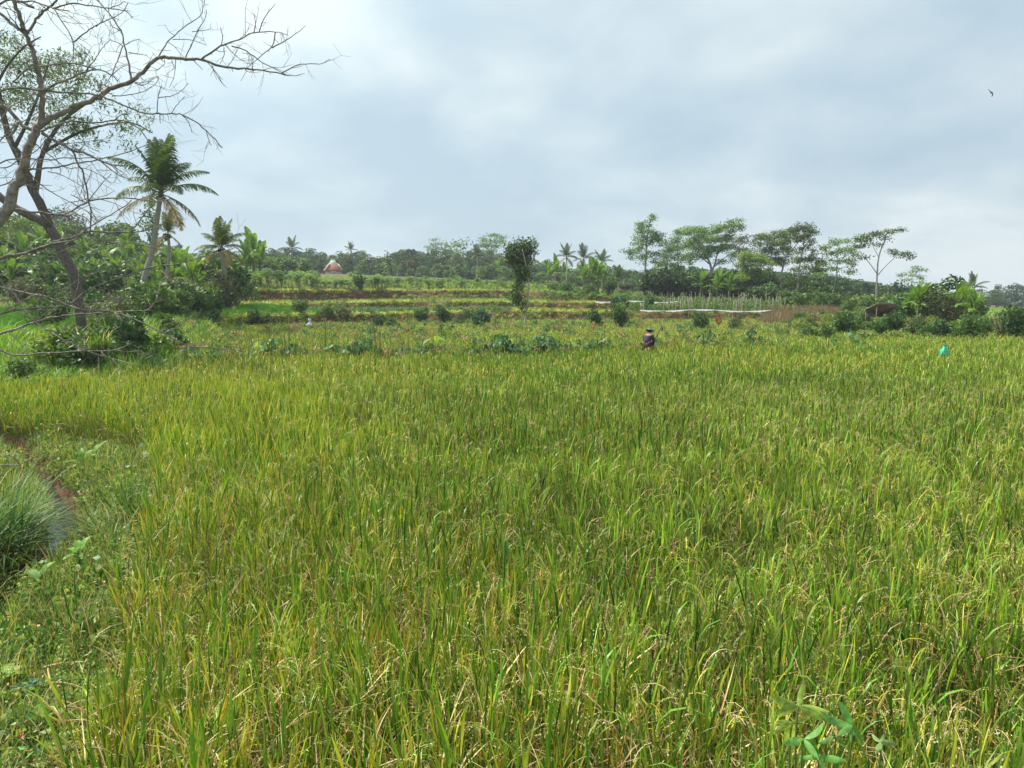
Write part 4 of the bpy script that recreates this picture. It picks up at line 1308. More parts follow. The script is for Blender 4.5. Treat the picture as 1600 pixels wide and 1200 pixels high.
def banana_leaf(L=1.9, W=.52, a0=.2, cv=1.3, torn=False, col=(.11, .22, .03)):
    mb = MB()
    n = 14
    s = np.linspace(0, 1, n)
    ang = a0 + cv * s ** 1.5
    dl = L / (n - 1)
    x = np.concatenate([[0], np.cumsum(np.sin(ang[:-1]) * dl)])
    z = np.concatenate([[0], np.cumsum(np.cos(ang[:-1]) * dl)])
    w = W / 2 * np.clip(np.sin(np.clip((s - .12) / .88, 0, 1) * math.pi) ** .55, 0, 1)
    w[:2] = .015
    for side in (-1, 1):
        for i in range(n - 1):
            if torn and i > 2 and R.random() < .3:
                g = .35
            else:
                g = 0
            dz = R.uniform(-.02, .02) - (R.uniform(0, .16) if torn else 0)
            c = np.array(col) * R.uniform(.8, 1.25)
            nrm = np.array([-math.cos(ang[i]), 0, math.sin(ang[i])])
            up_ = .28
            A = np.array([x[i], 0, z[i]])
            B = np.array([x[i + 1], 0, z[i + 1]])
            B2 = A + (B - A) * (1 - g)
            ea = A + np.array([0, side * w[i], 0]) + nrm * w[i] * up_ + np.array([0, 0, dz])
            eb = B2 + np.array([0, side * w[i + 1] * .97, 0]) + nrm * w[i + 1] * up_ + np.array([0, 0, dz])
            mb.add([A, B, eb, ea], [(0, 1, 2, 3)], None, c)
    tube(mb, np.stack([x, 0 * x, z], 1), np.linspace(.03, .006, n), 5, (.22, .30, .08))
    return mb.mesh('leaf', M_GLOSS)


BL = [banana_leaf(1.9, .55, .12, .5), banana_leaf(2.0, .55, .35, 1.0), banana_leaf(1.9, .5, .6, 1.5, True), banana_leaf(1.7, .5, .9, 1.6, True), banana_leaf(1.5, .3, 1.6, 1.4, True, (.26, .19, .09)), banana_leaf(1.6, .45, .05, .25, col=(.17, .28, .035))]
mb = MB()
tube(mb, catmull([(0, 0, -.1), (.02, 0, .7), (.03, .02, 1.5), (.02, .02, 2.0)], [.13, .11, .085, .06], 3)[0], catmull([(0, 0, -.1), (.02, 0, .7), (.03, .02, 1.5), (.02, .02, 2.0)], [.13, .11, .085, .06], 3)[1], 8, (.17, .20, .07), .06)
BSTEM = mb.mesh('stem', M_GLOSS, True)


def banana(loc, sc_, label, group=None, nl=9, seed=0):
    root = tag(empty('banana_plant', loc, R.uniform(0, 6.28), sc_), label, 'banana plant', group)
    st = bpy.data.objects.new('stem', BSTEM)
    COL.objects.link(st)
    st.parent = root
    for k in range(nl):
        me = BL[[5, 0, 0, 1, 1, 2, 2, 3, 3, 4][min(k, 9)]]
        o = bpy.data.objects.new('leaf', me)
        COL.objects.link(o)
        o.parent = root
        o.location = (.02, .02, 1.95 - .05 * k)
        o.rotation_euler = (R.uniform(-.12, .12), R.uniform(-.12, .12), k * 2.39 + R.uniform(-.35, .35))
        s_ = R.uniform(.8, 1.15)
        o.scale = (s_, s_ * R.uniform(.85, 1.1), s_)
    return root


def at_ground(px, D, py=None):
    sx, _ = ray(px, py or 460)
    x = sx * D
    return Vector((x, D, gz(x, D)))


BAN = [  # px, distance, scale, label
    (386, 80, 1.35, 'banana plant at the left of the clump on the hillside crest, leaves spread left'),
    (398, 82, 1.6, 'tall banana plant with upright leaves in the middle of the crest clump'),
    (408, 80, 1.3, 'banana plant at the right of the crest clump beside white drooping leaves'),
    (856, 108, 1.25, 'banana plant with pale hanging dry leaves, leftmost one right of the narrow tree'),
    (868, 110, 1.4, 'tall banana plant in the middle of the clump right of the narrow tree'),
    (880, 112, 1.1, 'shorter banana plant at the right of the clump next to the narrow tree'),
    (912, 100, 1.2, 'banana plant at the left of the big clump with bare brown stems'),
    (924, 101, 1.45, 'tallest banana plant of the big clump with bare brown stems'),
    (934, 100, 1.3, 'banana plant right of the tallest one in the big clump'),
    (942, 102, 1.15, 'banana plant at the right end of the big clump, leaves arching to the right'),
    (778, 140, 1.2, 'small banana plant against the forest just left of the narrow tree'),
    (748, 150, .6, 'tiny banana plant at the forest foot, right of two'),
    (712, 150, .6, 'tiny banana plant at the forest foot, left of two'),
    (460, 125, .7, 'small pale banana plant on the crest below the skyline palm'),
    (600, 150, .8, 'low banana plant between the tiled house and the bushy pair of trees'),
    (1095, 100, 1.2, 'banana plant with broad dark leaves under the wide umbrella tree, left one'),
    (1120, 98, 1.3, 'banana plant with broad dark leaves under the wide umbrella tree, middle one'),
    (1140, 97, 1.2, 'banana plant with broad dark leaves under the wide umbrella tree, right one'),
    (1436, 57, .95, 'banana plant with bright upright leaves left of the round dark bush'),
    (1426, 60, .8, 'smaller banana plant leaning left with yellow dead leaves at its foot'),
    (1497, 56, .95, 'banana plant with one tall folded leaf right of the round dark bush'),
    (1510, 54, 1.0, 'large banana plant with a long leaf pointing right'),
    (1524, 52, .8, 'low banana plant with drooping torn leaves at the right end of the clump'),
    (958, 104, .7, 'small banana shoot beside the brick coloured bank'),
]
for x, D, s_, lab in BAN:
    banana(at_ground(x, D), s_, lab, 'banana plants of the terraces')
LB = [(20, 50, .8), (8, 60, 1.0), (45, 66, 1.1), (72, 72, 1.1), (98, 74, 1.2), (118, 55, .75), (135, 70, 1.0), (150, 58, .9), (168, 64, 1.0), (185, 60, .9), (205, 66, 1.0), (222, 56, .85), (252, 60, 1.0), (268, 54, .95), (285, 60, 1.1), (300, 58, 1.15), (316, 62, 1.2), (200, 76, 1.1), (290, 72, 1.1), (60, 52, .6), (30, 78, 1.1), (240, 72, 1.2), (158, 80, 1.1), (-15, 56, 1.0), (-40, 64, 1.1), (328, 58, .9), (275, 66, 1.2), (310, 55, .8)]
for i, (x, D, s_) in enumerate(LB):
    banana(at_ground(x, D), s_, 'banana plant in the sunlit thicket on the slope behind the bare branches', 'banana thicket on the left slope', nl=8)


# ------------------------------------------------------------------ shrubs
def shrub(i, Rr, Hh, leaf, asp, col, n, mat=None, stems=5, sc=(.2, .16, .12), up=.4):
    mb = MB()
    for k in range(stems):
        a = R.uniform(0, 6.28)
        e = np.array([math.cos(a) * Rr * .6, math.sin(a) * Rr * .6, Hh * .75])
        tube(mb, [(0, 0, -.05), e * .5 + np.array([0, 0, Hh * .08]), e], [.02 * Hh, .014 * Hh, .006 * Hh], 5, sc)
    mb2 = MB()
    k = 9
    for q in range(k):
        a = R.uniform(0, 6.28)
        rr = Rr * math.sqrt(R.random()) * .7
        c = (rr * math.cos(a), rr * math.sin(a), Hh * R.uniform(.3, .85))
        f = R.uniform(.3, .5)
        leaves(mb2, in_ell(n // k, c, (Rr * f, Rr * f, Hh * f * .75), .7), leaf, asp, up, np.array(col) * R.uniform(.75, 1.25), .3)
    st = mb.mesh('stems', M_BARK)
    fo = mb2.mesh('foliage', mat or M_LEAF)
    return st, fo


SH = {
    'dark': shrub(0, .8, 1.5, .16, .5, (.050, .115, .030), 1400),
    'mid': shrub(1, .9, 1.3, .15, .45, (.075, .15, .035), 1500),
    'pale': shrub(2, .9, 1.2, .14, .45, (.13, .20, .055), 1400),
    'lime': shrub(3, .8, 1.1, .17, .5, (.16, .25, .035), 1200),
    'olive': shrub(4, 1.0, 1.6, .13, .35, (.10, .125, .05), 1500),
    'blue': shrub(5, .7, 1.2, .2, .6, (.07, .15, .075), 900),
}


def put_shrub(px, D, kind, sc_, label, group=None, cat='shrub', sxy=1.0):
    root = tag(empty('shrub', at_ground(px, D), R.uniform(0, 6.28), sc_), label, cat, group)
    root.scale = (sc_ * sxy, sc_ * sxy, sc_)
    for me in SH[kind]:
        o = bpy.data.objects.new(me.name.split('.')[0], me)
        COL.objects.link(o)
        o.parent = root
    return root


for x, D, k, s_, lab in [
        (332, 46, 'dark', .95, 'round dark bush on the bund below the small bright paddy, left of two'),
        (398, 49, 'dark', .85, 'dark bush leaning right on the bund, right of two below the small bright paddy'),
        (412, 50, 'dark', .6, 'little dark bush touching the right one of the bund bushes'),
        (562, 90, 'dark', 1.2, 'dark bush on top of the highest brown bank'),
        (468, 57, 'mid', .9, 'leafy bush left of the white cloth'),
        (538, 60, 'olive', 1.1, 'olive bush behind the stakes right of the white cloth'),
        (516, 60, 'pale', 1.0, 'pale bush between the white cloth and the olive bush'),
        (590, 55, 'dark', .7, 'dark low bush next to a tall stake in the second paddy'),
        (610, 56, 'mid', .7, 'mid green low bush right of the dark low one in the second paddy'),
        (658, 64, 'dark', .9, 'dark leafy bush at the foot of the first brown bank, left of the pair'),
        (694, 62, 'dark', 1.0, 'dark leafy bush at the foot of the first brown bank, right of the pair'),
        (720, 60, 'olive', .9, 'brownish green bush left of the bluish one before the bank'),
        (752, 58, 'blue', 1.2, 'bluish green bush left of the narrow tree'),
        (736, 66, 'mid', 1.0, 'green bush tucked against the first brown bank'),
        (933, 56, 'dark', .95, 'narrow dark bush left of the person'),
        (972, 55, 'dark', 1.1, 'narrow dark bush nearest the person'),
        (968, 78, 'blue', 1.4, 'bluish bush at the end of the brown bank by the white sheeting'),
        (1012, 74, 'dark', 1.1, 'dark plant hanging over the right end of the bank below the white sheeting'),
        (1096, 52, 'dark', .8, 'dark leafy bush left of the reddish plant'),
        (1148, 52, 'olive', .8, 'olive bush right of the reddish plant'),
        (920, 92, 'mid', 1.7, 'big rounded green bush below the clump of bananas'),
        (885, 94, 'mid', 1.8, 'big rounded green bush right of the narrow tree, under the white roof'),
        (950, 96, 'dark', 1.5, 'dark columnar bush right of the big banana clump'),
        (1252, 56, 'mid', .9, 'leafy green plant in front of the dry brown stalks, left one'),
        (1322, 50, 'mid', 1.1, 'tall green bush left of the ruined hut'),
        (1318, 46, 'dark', .9, 'dark bush at the rice edge left of the ruined hut'),
        (1348, 62, 'pale', 1.1, 'pale bush touching the ruined hut on the left'),
        (1379, 44, 'dark', .75, 'small dark bush at the rice edge below the ruined hut'),
        (1398, 46, 'dark', 1.0, 'round dark bush at the rice edge right of the ruined hut'),
        (1416, 62, 'pale', 1.2, 'pale bush behind the round dark one'),
        (1430, 44, 'olive', .9, 'olive bush at the rice edge below the bright banana plant'),
        (1466, 58, 'dark', 2.3, 'large round dark bush between the two banana clumps'),
        (1478, 56, 'olive', 2.0, 'large olive bush merging with the round dark one between the bananas'),
        (1472, 42, 'blue', 1.0, 'bluish low bush at the rice edge under the large round one'),
        (1500, 42, 'lime', 1.1, 'lime green bush at the rice edge below the large banana plant'),
        (1520, 41, 'mid', 1.2, 'green bush right of the lime one at the rice edge'),
        (1446, 42, 'mid', .8, 'small green bush left of the bluish low one at the rice edge'),
        (1575, 42, 'olive', 1.3, 'olive bush near the right edge of the rice, left of two'),
        (1600, 41, 'dark', 1.3, 'dark bush cut by the right edge of the picture'),
        (1590, 50, 'lime', 1.3, 'bright bush behind the two at the right edge'),
        (1545, 46, 'mid', .8, 'small bush before the far green meadow'),
        (165, 26, 'mid', .8, 'glossy bush below the lichen grey branch on the left bank'),
        (205, 25, 'dark', 1.15, 'dark round bush at the right tip of the left grassy bank'),
        (215, 24, 'mid', .8, 'green bush in front of the dark one at the tip of the left bank'),
        (240, 27, 'lime', .9, 'bright leafy bush at the rice corner right of the dark round one'),
        (262, 29, 'blue', .9, 'bluish bush at the end of the left bank'),
        (131, 22.5, 'mid', 1.25, 'green bush hiding the foot of the curved dark trunk'),
        (104, 23.0, 'lime', 1.2, 'bright bush left of the foot of the curved dark trunk'),
        (150, 29, 'pale', 1.0, 'pale green bush between the curved trunk and the coconut trunk'),
        (80, 29, 'mid', 1.1, 'green bush at the back rim of the small paddy, left of the curved trunk'),
        (225, 34, 'mid', 1.2, 'leafy bush before the foot of the leaning coconut trunk'),
        (190, 31, 'olive', 1.0, 'olive bush right of the pale one below the coconut palm'),
        (255, 34, 'lime', .9, 'lime bush right of the coconut trunk foot'),
        (30, 20, 'mid', .7, 'green bush at the rice edge on the far left'),
        (145, 33, 'dark', 1.0, 'dark bush at the foot of the curved trunk'),
        (185, 35, 'lime', .9, 'bright bush behind the grassy bank left of the coconut trunk'),
        (258, 40, 'pale', 1.1, 'dry pale bush right of the coconut trunk base'),
        (285, 46, 'olive', 1.5, 'brownish bush below the bananas at the paddy corner'),
        (305, 50, 'olive', 1.5, 'brownish bush at the upper end of the small bright paddy'),
        (330, 54, 'olive', 1.4, 'olive bush under the short shaggy palm'),
        (348, 58, 'dark', 2.6, 'tall dark mass of creepers round the short shaggy palm'),
        (356, 55, 'olive', 2.0, 'shaggy olive thicket hiding the trunk of the short palm'),
        (368, 64, 'mid', 1.5, 'feathery green bush right of the short shaggy palm'),
        (385, 68, 'mid', 1.5, 'feathery green bush above the left brown bank'),
        (345, 66, 'blue', 1.0, 'bluish plant in front of the left brown bank'),
        (225, 50, 'mid', 1.3, 'green bush behind the coconut trunk'),
        (100, 46, 'mid', 1.2, 'green bush on the slope right of the thick trunk'),
        (60, 48, 'pale', 1.1, 'pale bush left of the curved trunk on the slope'),
        (25, 47, 'olive', 1.2, 'olive bush behind the small green paddy at the left edge'),
]:
    put_shrub(x, D, k, s_, lab)

# undergrowth below the tall row and along the right: unaccountable green mass
und_v = []
for i, (k_, c_) in enumerate([('a', (.04, .09, .025)), ('b', (.07, .14, .035)), ('c', (.10, .18, .045)), ('d', (.028, .06, .02)), ('e', (.19, .25, .06))]):
    mb = MB()
    for q in range(8):
        c = in_ell(1, (0, 0, .9), (.8, .8, .6))[0]
        leaves(mb, in_ell(60, c, (.5, .5, .45)), .28, .5, .4, np.array(c_) * R.uniform(.8, 1.2), .3)
    und_v.append(mb.build(f'undergrowth_{i}', M_LEAF, link=False))
pts, sc_l, ix = [], [], []


def spread(n, x0, x1, d0, d1, s0, s1, kinds):
    for _ in range(n):
        px, D = R.uniform(x0, x1), R.uniform(d0, d1)
        g = at_ground(px, D)
        pts.append(tuple(g))
        sc_l.append(R.uniform(s0, s1))
        ix.append(R.choice(kinds))


spread(150, 1015, 1300, 103, 125, 1.2, 2.6, [0, 0, 3, 3, 1])
spread(60, 1180, 1300, 96, 106, .9, 1.8, [0, 3, 1])
spread(140, 1230, 1440, 76, 125, .6, 1.3, [1, 2, 4, 2, 0])
spread(170, 1240, 1620, 40, 66, .3, .62, [1, 2, 2, 4, 4, 4])
spread(60, 1400, 1530, 60, 80, .9, 1.4, [0, 1, 2])
spread(110, 0, 330, 48, 90, .9, 1.7, [1, 2, 1, 0])
spread(60, -120, 200, 80, 110, 1.4, 2.6, [1, 0, 1])
spread(50, 200, 330, 40, 56, .7, 1.2, [1, 2, 2, 0])
spread(80, 330, 480, 120, 160, 1.0, 1.8, [1, 2])
spread(90, 560, 1000, 165, 190, 1.0, 2.0, [1, 2, 0])
n = len(pts)
scatter('undergrowth', np.array(pts), np.stack([np.zeros(n), np.zeros(n), rs.uniform(0, 6.28, n)], 1), np.array(sc_l), np.array(ix), und_v, 'tangled low greenery under the trees and between the gardens', 'undergrowth')


# ------------------------------------------------------------------ cassava
def cassava_mesh(i, Hh, col):
    st = MB()
    fo = MB()
    for k in range(4):
        a = R.uniform(0, 6.28)
        e = np.array([math.cos(a) * .28, math.sin(a) * .28, Hh * R.uniform(.6, .85)])
        tube(st, [(0, 0, -.05), e * .5, e], [.018, .015, .01], 5, (.26, .21, .15))
        for q in range(15):
            pa = R.uniform(0, 6.28)
            pr = R.uniform(.08, .4)
            c = e + np.array([math.cos(pa) * pr, math.sin(pa) * pr, R.uniform(-.28, .22) * Hh * .6])
            cc = np.array(col) * R.uniform(.75, 1.3)
            for f in range(6):                  # palmate fingers
                fa = pa + (f - 2.5) * .7
                d = np.array([math.cos(fa), math.sin(fa), -.35])
                s_ = np.array([-math.sin(fa), math.cos(fa), 0]) * .034
                L = R.uniform(.15, .22)
                fo.add([c, c + d * L * .5 - s_, c + d * L, c + d * L * .5 + s_], [(0, 1, 2, 3)], None, cc)
    return st.mesh('stems', M_BARK), fo.mesh('foliage', M_LEAF)


CV = [cassava_mesh(0, 1.5, (.12, .22, .045)), cassava_mesh(1, 1.5, (.15, .25, .04)), cassava_mesh(2, 1.5, (.09, .19, .05))]


def band_point(px, i, f):
    """a point in terrace band i at fraction f"""
    t = (px - 800) / F * math.cos(PITCH)
    D, Z = rows_at(np.array([t]))
    y = D[i][0] * (1 - f) + D[i + 1][0] * f
    x = t * y
    return Vector((x, y, gz(x, y)))


def cassava(loc, sc_, label, group):
    root = tag(empty('cassava_bush', loc, R.uniform(0, 6.28), sc_), label, 'cassava', group)
    for me in R.choice(CV):
        o = bpy.data.objects.new(me.name.split('.')[0], me)
        COL.objects.link(o)
        o.parent = root


for i in range(44):
    cassava(band_point(620 + i * 7.4 + R.uniform(-3, 3), 8, R.uniform(.1, .6)), R.uniform(.45, .62), 'low yellow green cassava bush in the row between the two upper brown banks', 'cassava row between the banks')
for i in range(125):
    px = R.uniform(560, 905)
    cassava(band_point(px, 10, R.uniform(.03, .5)), R.uniform(.75, 1.15), 'leafy cassava bush on the top terrace above the highest brown bank', 'cassava of the top terrace')
for i in range(105):
    px = R.uniform(345, 600)
    near_house = 492 < px < 552
    cassava(band_point(px, 10, R.uniform(.02, .25 if near_house else .6)), R.uniform(.7, .9) if near_house else R.uniform(.95, 1.45), 'tall feathery cassava bush on the left hillside garden', 'cassava of the left hillside')
for i in range(16):
    cassava(band_point(R.uniform(850, 945), 8, R.uniform(.1, .9)), R.uniform(.8, 1.05), 'dense cassava bush near the foot of the big banana clump', 'cassava by the banana clump')

# ------------------------------------------------------------------ taro like plants, maize and stakes along the bunds
def heart_leaf(mb, c, az, L, tilt, col, fold=.15):
    d = np.array([math.cos(az) * math.cos(tilt), math.sin(az) * math.cos(tilt), -math.sin(tilt)])
    s_ = np.array([-math.sin(az), math.cos(az), 0])
    nn = np.cross(d, s_) * -1
    prof_ = [(-.22, .26), (0, .42), (.25, .42), (.55, .28), (.8, .12), (1.0, .0)]
    ctr = [np.array(c) + d * L * a for a, b in prof_]
    ctr = [q - np.array([0, 0, 1]) * L * .18 * max(0, a) ** 2 for q, (a, b) in zip(ctr, prof_)]
    for sg in (-1, 1):
        for i in range(len(prof_) - 1):
            w0, w1 = prof_[i][1] * L, prof_[i + 1][1] * L
            mb.add([ctr[i], ctr[i + 1], ctr[i + 1] + s_ * sg * w1 + nn * w1 * fold, ctr[i] + s_ * sg * w0 + nn * w0 * fold], [(0, 1, 2, 3)], None, np.array(col))


def taro_mesh(i, col, L=.17, Hh=.84, n=16):
    st, fo = MB(), MB()
    for k in range(n):
        a = k * 2.4 + R.uniform(-.3, .3)
        h = Hh * R.uniform(.6, 1.1)
        r = R.uniform(.08, .42)
        e = np.array([math.cos(a) * r, math.sin(a) * r, h])
        tube(st, [(0, 0, -.03), (e[0] * .35, e[1] * .35, h * .6), e], [.013, .010, .006], 5, (.10, .17, .06))
        heart_leaf(fo, e, a + R.uniform(-.3, .3), L * R.uniform(.7, 1.1), R.uniform(.0, 1.35), np.array(col) * R.uniform(.6, 1.5))
    return st.mesh('stalks', M_GLOSS), fo.mesh('leaves', M_GLOSS)


TA = [taro_mesh(0, (.07, .16, .07)), taro_mesh(1, (.055, .15, .05)), taro_mesh(2, (.10, .21, .07)), taro_mesh(3, (.20, .30, .05), .26, .75, 7)]


def taro(loc, sc_, kind, label, group, name='taro_plant', cat='taro'):
    root = tag(empty(name, loc, R.uniform(0, 6.28), sc_), label, cat, group)
    for me in TA[kind]:
        o = bpy.data.objects.new(me.name.split('.')[0], me)
        COL.objects.link(o)
        o.parent = root


tx = [232, 290, 303, 318, 332, 392, 402, 410, 420, 446, 452, 520, 528, 545, 552, 560, 569, 578, 590, 620, 640, 660, 676, 740, 748, 775, 790, 796, 803, 810, 818, 838, 846, 853, 862, 872, 884, 896, 905, 918, 932, 945, 952, 1005, 1015, 1100, 1120, 1175, 1190, 1310, 1340]
for x in tx:
    taro(band_point(x + R.uniform(-3, 3), 1, R.uniform(.2, 1)), R.uniform(.7, 1.25), R.choice([0, 0, 1, 1, 2, 3]), 'broad leaved bluish green plant growing on the bund between the two rice fields', 'broad leaved plants on the first bund')
for x in list(range(610, 720, 9)) + list(range(840, 920, 8)) + list(range(1045, 1110, 9)) + list(range(1170, 1240, 11)) + [740, 752, 764, 772, 985, 996]:
    taro(band_point(x + R.uniform(-3, 3), 3, R.uniform(.35, .9)), R.uniform(.5, .95), R.choice([0, 0, 1]), 'small blue green plant in the broken row across the second rice field', 'plants across the second field')


def stake_mesh(i, Hh, r, col):
    mb = MB()
    n = 6
    s = np.linspace(0, 1, n)
    pts = np.stack([rs.normal(0, .02, n).cumsum() * Hh * .4, rs.normal(0, .02, n).cumsum() * Hh * .4, s * Hh - .1], 1)
    tube(mb, pts, np.linspace(r, r * .7, n), 5, col, .1)
    return mb.mesh('stake', M_WOOD)


STK = [stake_mesh(i, 1.5, .016, [(.16, .12, .09), (.20, .15, .11), (.13, .10, .08)][i % 3]) for i in range(4)]
STP = [stake_mesh(i, 1.9, .03, [(.46, .40, .30), (.38, .33, .25), (.30, .27, .19)][i % 3]) for i in range(4)]


def stake(loc, sc_, label, group, ms, name='stake'):
    o = bpy.data.objects.new(name, R.choice(ms))
    COL.objects.link(o)
    o.location = loc
    o.scale = (sc_, sc_, sc_)
    o.rotation_euler = (R.gauss(0, .07), R.gauss(0, .08), R.uniform(0, 6.28))
    return tag(o, label, 'stake', group)


for x in [288, 300, 316, 331, 352, 383, 398, 404, 418, 424, 444, 447, 449, 468, 475, 484, 499, 505, 519, 541, 548, 560, 566, 577, 590, 592, 612, 640, 652, 668, 674, 741, 757, 770, 808, 815, 925, 940, 944, 1030, 1042, 1105, 1145, 1192]:
    tall = x in (449, 592, 590, 944, 505, 418)
    stake(band_point(x, 1, R.uniform(0, 1)), (1.25 if tall else R.uniform(.75, 1.0)), 'thin dark stick standing upright along the bund behind the big rice field', 'sticks along the bund', STK)
for k in range(110):
    x = 985 + 250 * (R.random() ** 0.9)
    stake(band_point(x, 8 if R.random() < .45 else 7 if R.random() < .1 else 6, R.uniform(.1, .95)), R.uniform(.65, .95), 'pale bean pole in the vegetable garden behind the white sheeting', 'bean poles of the vegetable garden', STP, 'bean_pole')

for k in range(26):
    stake(band_point(1000 + 190 * R.random(), 5, R.uniform(.1, .9)), R.uniform(.8, 1.05), 'pale bean pole in the vegetable garden behind the white sheeting', 'bean poles of the vegetable garden', STP, 'bean_pole')

# vegetables round the poles and the brown dead stalks right of them
bean_v = []
for i in range(3):
    mb = MB()
    leaves(mb, in_ell(60, (0, 0, .35), (.28, .28, .4)), .14, .6, .3, np.array([(.10, .17, .05), (.12, .20, .05), (.085, .15, .05)][i]), .3)
    bean_v.append(mb.build(f'bean_{i}', M_LEAF, link=False))
pts = [tuple(band_point(R.uniform(960, 1215), R.choice([6, 6, 8, 8, 10]), R.uniform(.02, .98))) for _ in range(900)]
n = len(pts)
scatter('bean_rows', np.array(pts), np.stack([np.zeros(n), np.zeros(n), rs.uniform(0, 6.28, n)], 1), rs.uniform(.8, 1.5, n), rs.randint(0, 3, n), bean_v, 'climbing beans and vegetables among the pale poles', 'vegetables')
stalk_v = []
for i in range(3):
    mb = MB()
    nb = 10
    base = np.zeros((nb, 3))
    base[:, :2] = rs.uniform(-.25, .25, (nb, 2))
    c = np.array([.26, .20, .13]) * rs.uniform(.6, 1.3, (nb, 1))
    blades(mb, nb, 3, rs.uniform(.45, .9, nb), np.full(nb, .03), base, rs.uniform(0, 6.28, nb), rs.uniform(0, .2, nb), rs.uniform(0, .4, nb), rs.uniform(-1, 1, nb), c, c, prof=lambda s: 1 - .5 * s)
    stalk_v.append(mb.build(f'stalk_{i}', M_DRY, link=False))
pts = []
for _ in range(520):
    px = R.uniform(1196, 1312)
    D = R.uniform(59, 72)
    pts.append(tuple(at_ground(px, D)))
n = len(pts)
scatter('dry_stalks', np.array(pts), np.stack([np.zeros(n), np.zeros(n), rs.uniform(0, 6.28, n)], 1), rs.uniform(.8, 1.3, n), rs.randint(0, 3, n), stalk_v, 'patch of dead brown stalks standing before the tall pale trunk', 'dead stalks')

# dark maize like row on the terrace above the first bank
maize_v = [grass_tuft(i, 14, 3, .7, .06, .08, [np.array([.05, .13, .04]), np.array([.08, .17, .05])], [1, 1], 'maize', (.1, .5), (.4, 1.6)) for i in range(3)]
pts = []
for k in range(300):
    pts.append(tuple(band_point(R.uniform(545, 800), 6, R.uniform(.05, .5))))
for k in range(40):
    pts.append(tuple(band_point(R.uniform(470, 540), 6, R.uniform(.05, .9))))
n = len(pts)
scatter('maize_rows', np.array(pts), np.stack([np.zeros(n), np.zeros(n), rs.uniform(0, 6.28, n)], 1), rs.uniform(.7, 1.1, n), rs.randint(0, 3, n), maize_v, 'dark young maize in rows on the lowest terrace', 'maize')


# mixed weeds, dead herbs and stubble cluttering the bunds and the second field
cl_v = []
for i, (c_, c2_) in enumerate([((.10, .18, .05), (.20, .28, .06)), ((.30, .22, .12), (.16, .11, .07)), ((.06, .13, .05), (.11, .20, .09)), ((.34, .34, .07), (.20, .26, .06)), ((.20, .13, .08), (.12, .16, .06))]):
    mb = MB()
    for q in range(5):
        c = in_ell(1, (0, 0, .35), (.22, .22, .25))[0]
        leaves(mb, in_ell(16, c, (.16, .16, .18)), .11, .5, .3, np.array(c_) * R.uniform(.7, 1.3), .35)
    nb = 9
    base = np.zeros((nb, 3))
    base[:, :2] = rs.uniform(-.2, .2, (nb, 2))
    cc = np.array(c2_) * rs.uniform(.7, 1.3, (nb, 1))
    blades(mb, nb, 3, rs.uniform(.4, .9, nb), np.full(nb, .018), base, rs.uniform(0, 6.28, nb), rs.uniform(0, .4, nb), rs.uniform(0, .9, nb), rs.uniform(-1, 1, nb), cc, cc)
    cl_v.append(mb.build(f'clutter_{i}', M_LEAF, link=False))
pts, scs, ixs = [], [], []
for k in range(2400):
    r_ = R.random()
    px = R.uniform(270, 1230)
    if r_ < .22:
        q = band_point(px, 1, R.random())
        sc_ = R.uniform(.6, 1.15)
    elif r_ < .80:
        q = band_point(px, 3, R.random() ** .8)
        if smooth_noise(q.x * .35, q.y * .35, 15) < -.05:
            continue
        sc_ = R.uniform(.7, 1.3) * (1 if q.y < 50 else .8)
    elif r_ < .92:
        q = band_point(px, R.choice([5, 7]), R.random())
        sc_ = R.uniform(.5, 1.1)
    else:
        q = band_point(px, 6, R.random() * .3)
        sc_ = R.uniform(.4, .9)
    pts.append(tuple(q))
    scs.append(sc_)
    ixs.append(R.choice([0, 0, 2, 2, 2, 3, 3, 1, 4]))
for k in range(150):
    q = at_ground(R.uniform(995, 1210), R.uniform(68.6, 69.8))
    pts.append(tuple(q))
    scs.append(R.uniform(.25, .6))
    ixs.append(R.choice([0, 2, 1]))
n = len(pts)
scatter('field_weeds', np.array(pts), np.stack([rs.normal(0, .2, n), rs.normal(0, .2, n), rs.uniform(0, 6.28, n)], 1), np.array(scs), np.array(ixs), cl_v, 'mixed green and brown weeds cluttering the bunds and second field', 'weeds')

# ------------------------------------------------------------------ white plastic sheeting
def sheeting(x0, x1, py0, py1, D0, D1, label):
    mb = MB()
    n = 60
    rows = 5
    V = []
    for i in range(n):
        px = x0 + (x1 - x0) * i / (n - 1)
        D = D0 + (D1 - D0) * i / (n - 1)
        py = py0 + (py1 - py0) * i / (n - 1)
        for j in range(rows):
            hh_ = 1.7 + .8 * math.sin(i * .5) + R.uniform(-.6, .6)
            q = P(px, py - 2 + hh_ * j / (rows - 1) + 1.2 * math.sin(i * .17), D - .5 * j / (rows - 1) + R.uniform(-.04, .04))
            V.append(q)
    k = np.array([(i * rows + j, i * rows + j + 1, (i + 1) * rows + j + 1, (i + 1) * rows + j) for i in range(n - 1) for j in range(rows - 1)])
    V = np.array([tuple(v) for v in V])
    mb.add(V, k, None, (.34, .34, .32) * rs.uniform(.6, 1.1, (len(V), 1)))
    o = mb.build('plastic_sheet', M_PLAST)
    so = o.modifiers.new('thickness', 'SOLIDIFY')
    so.thickness = .02
    tag(o, label, 'plastic sheet')


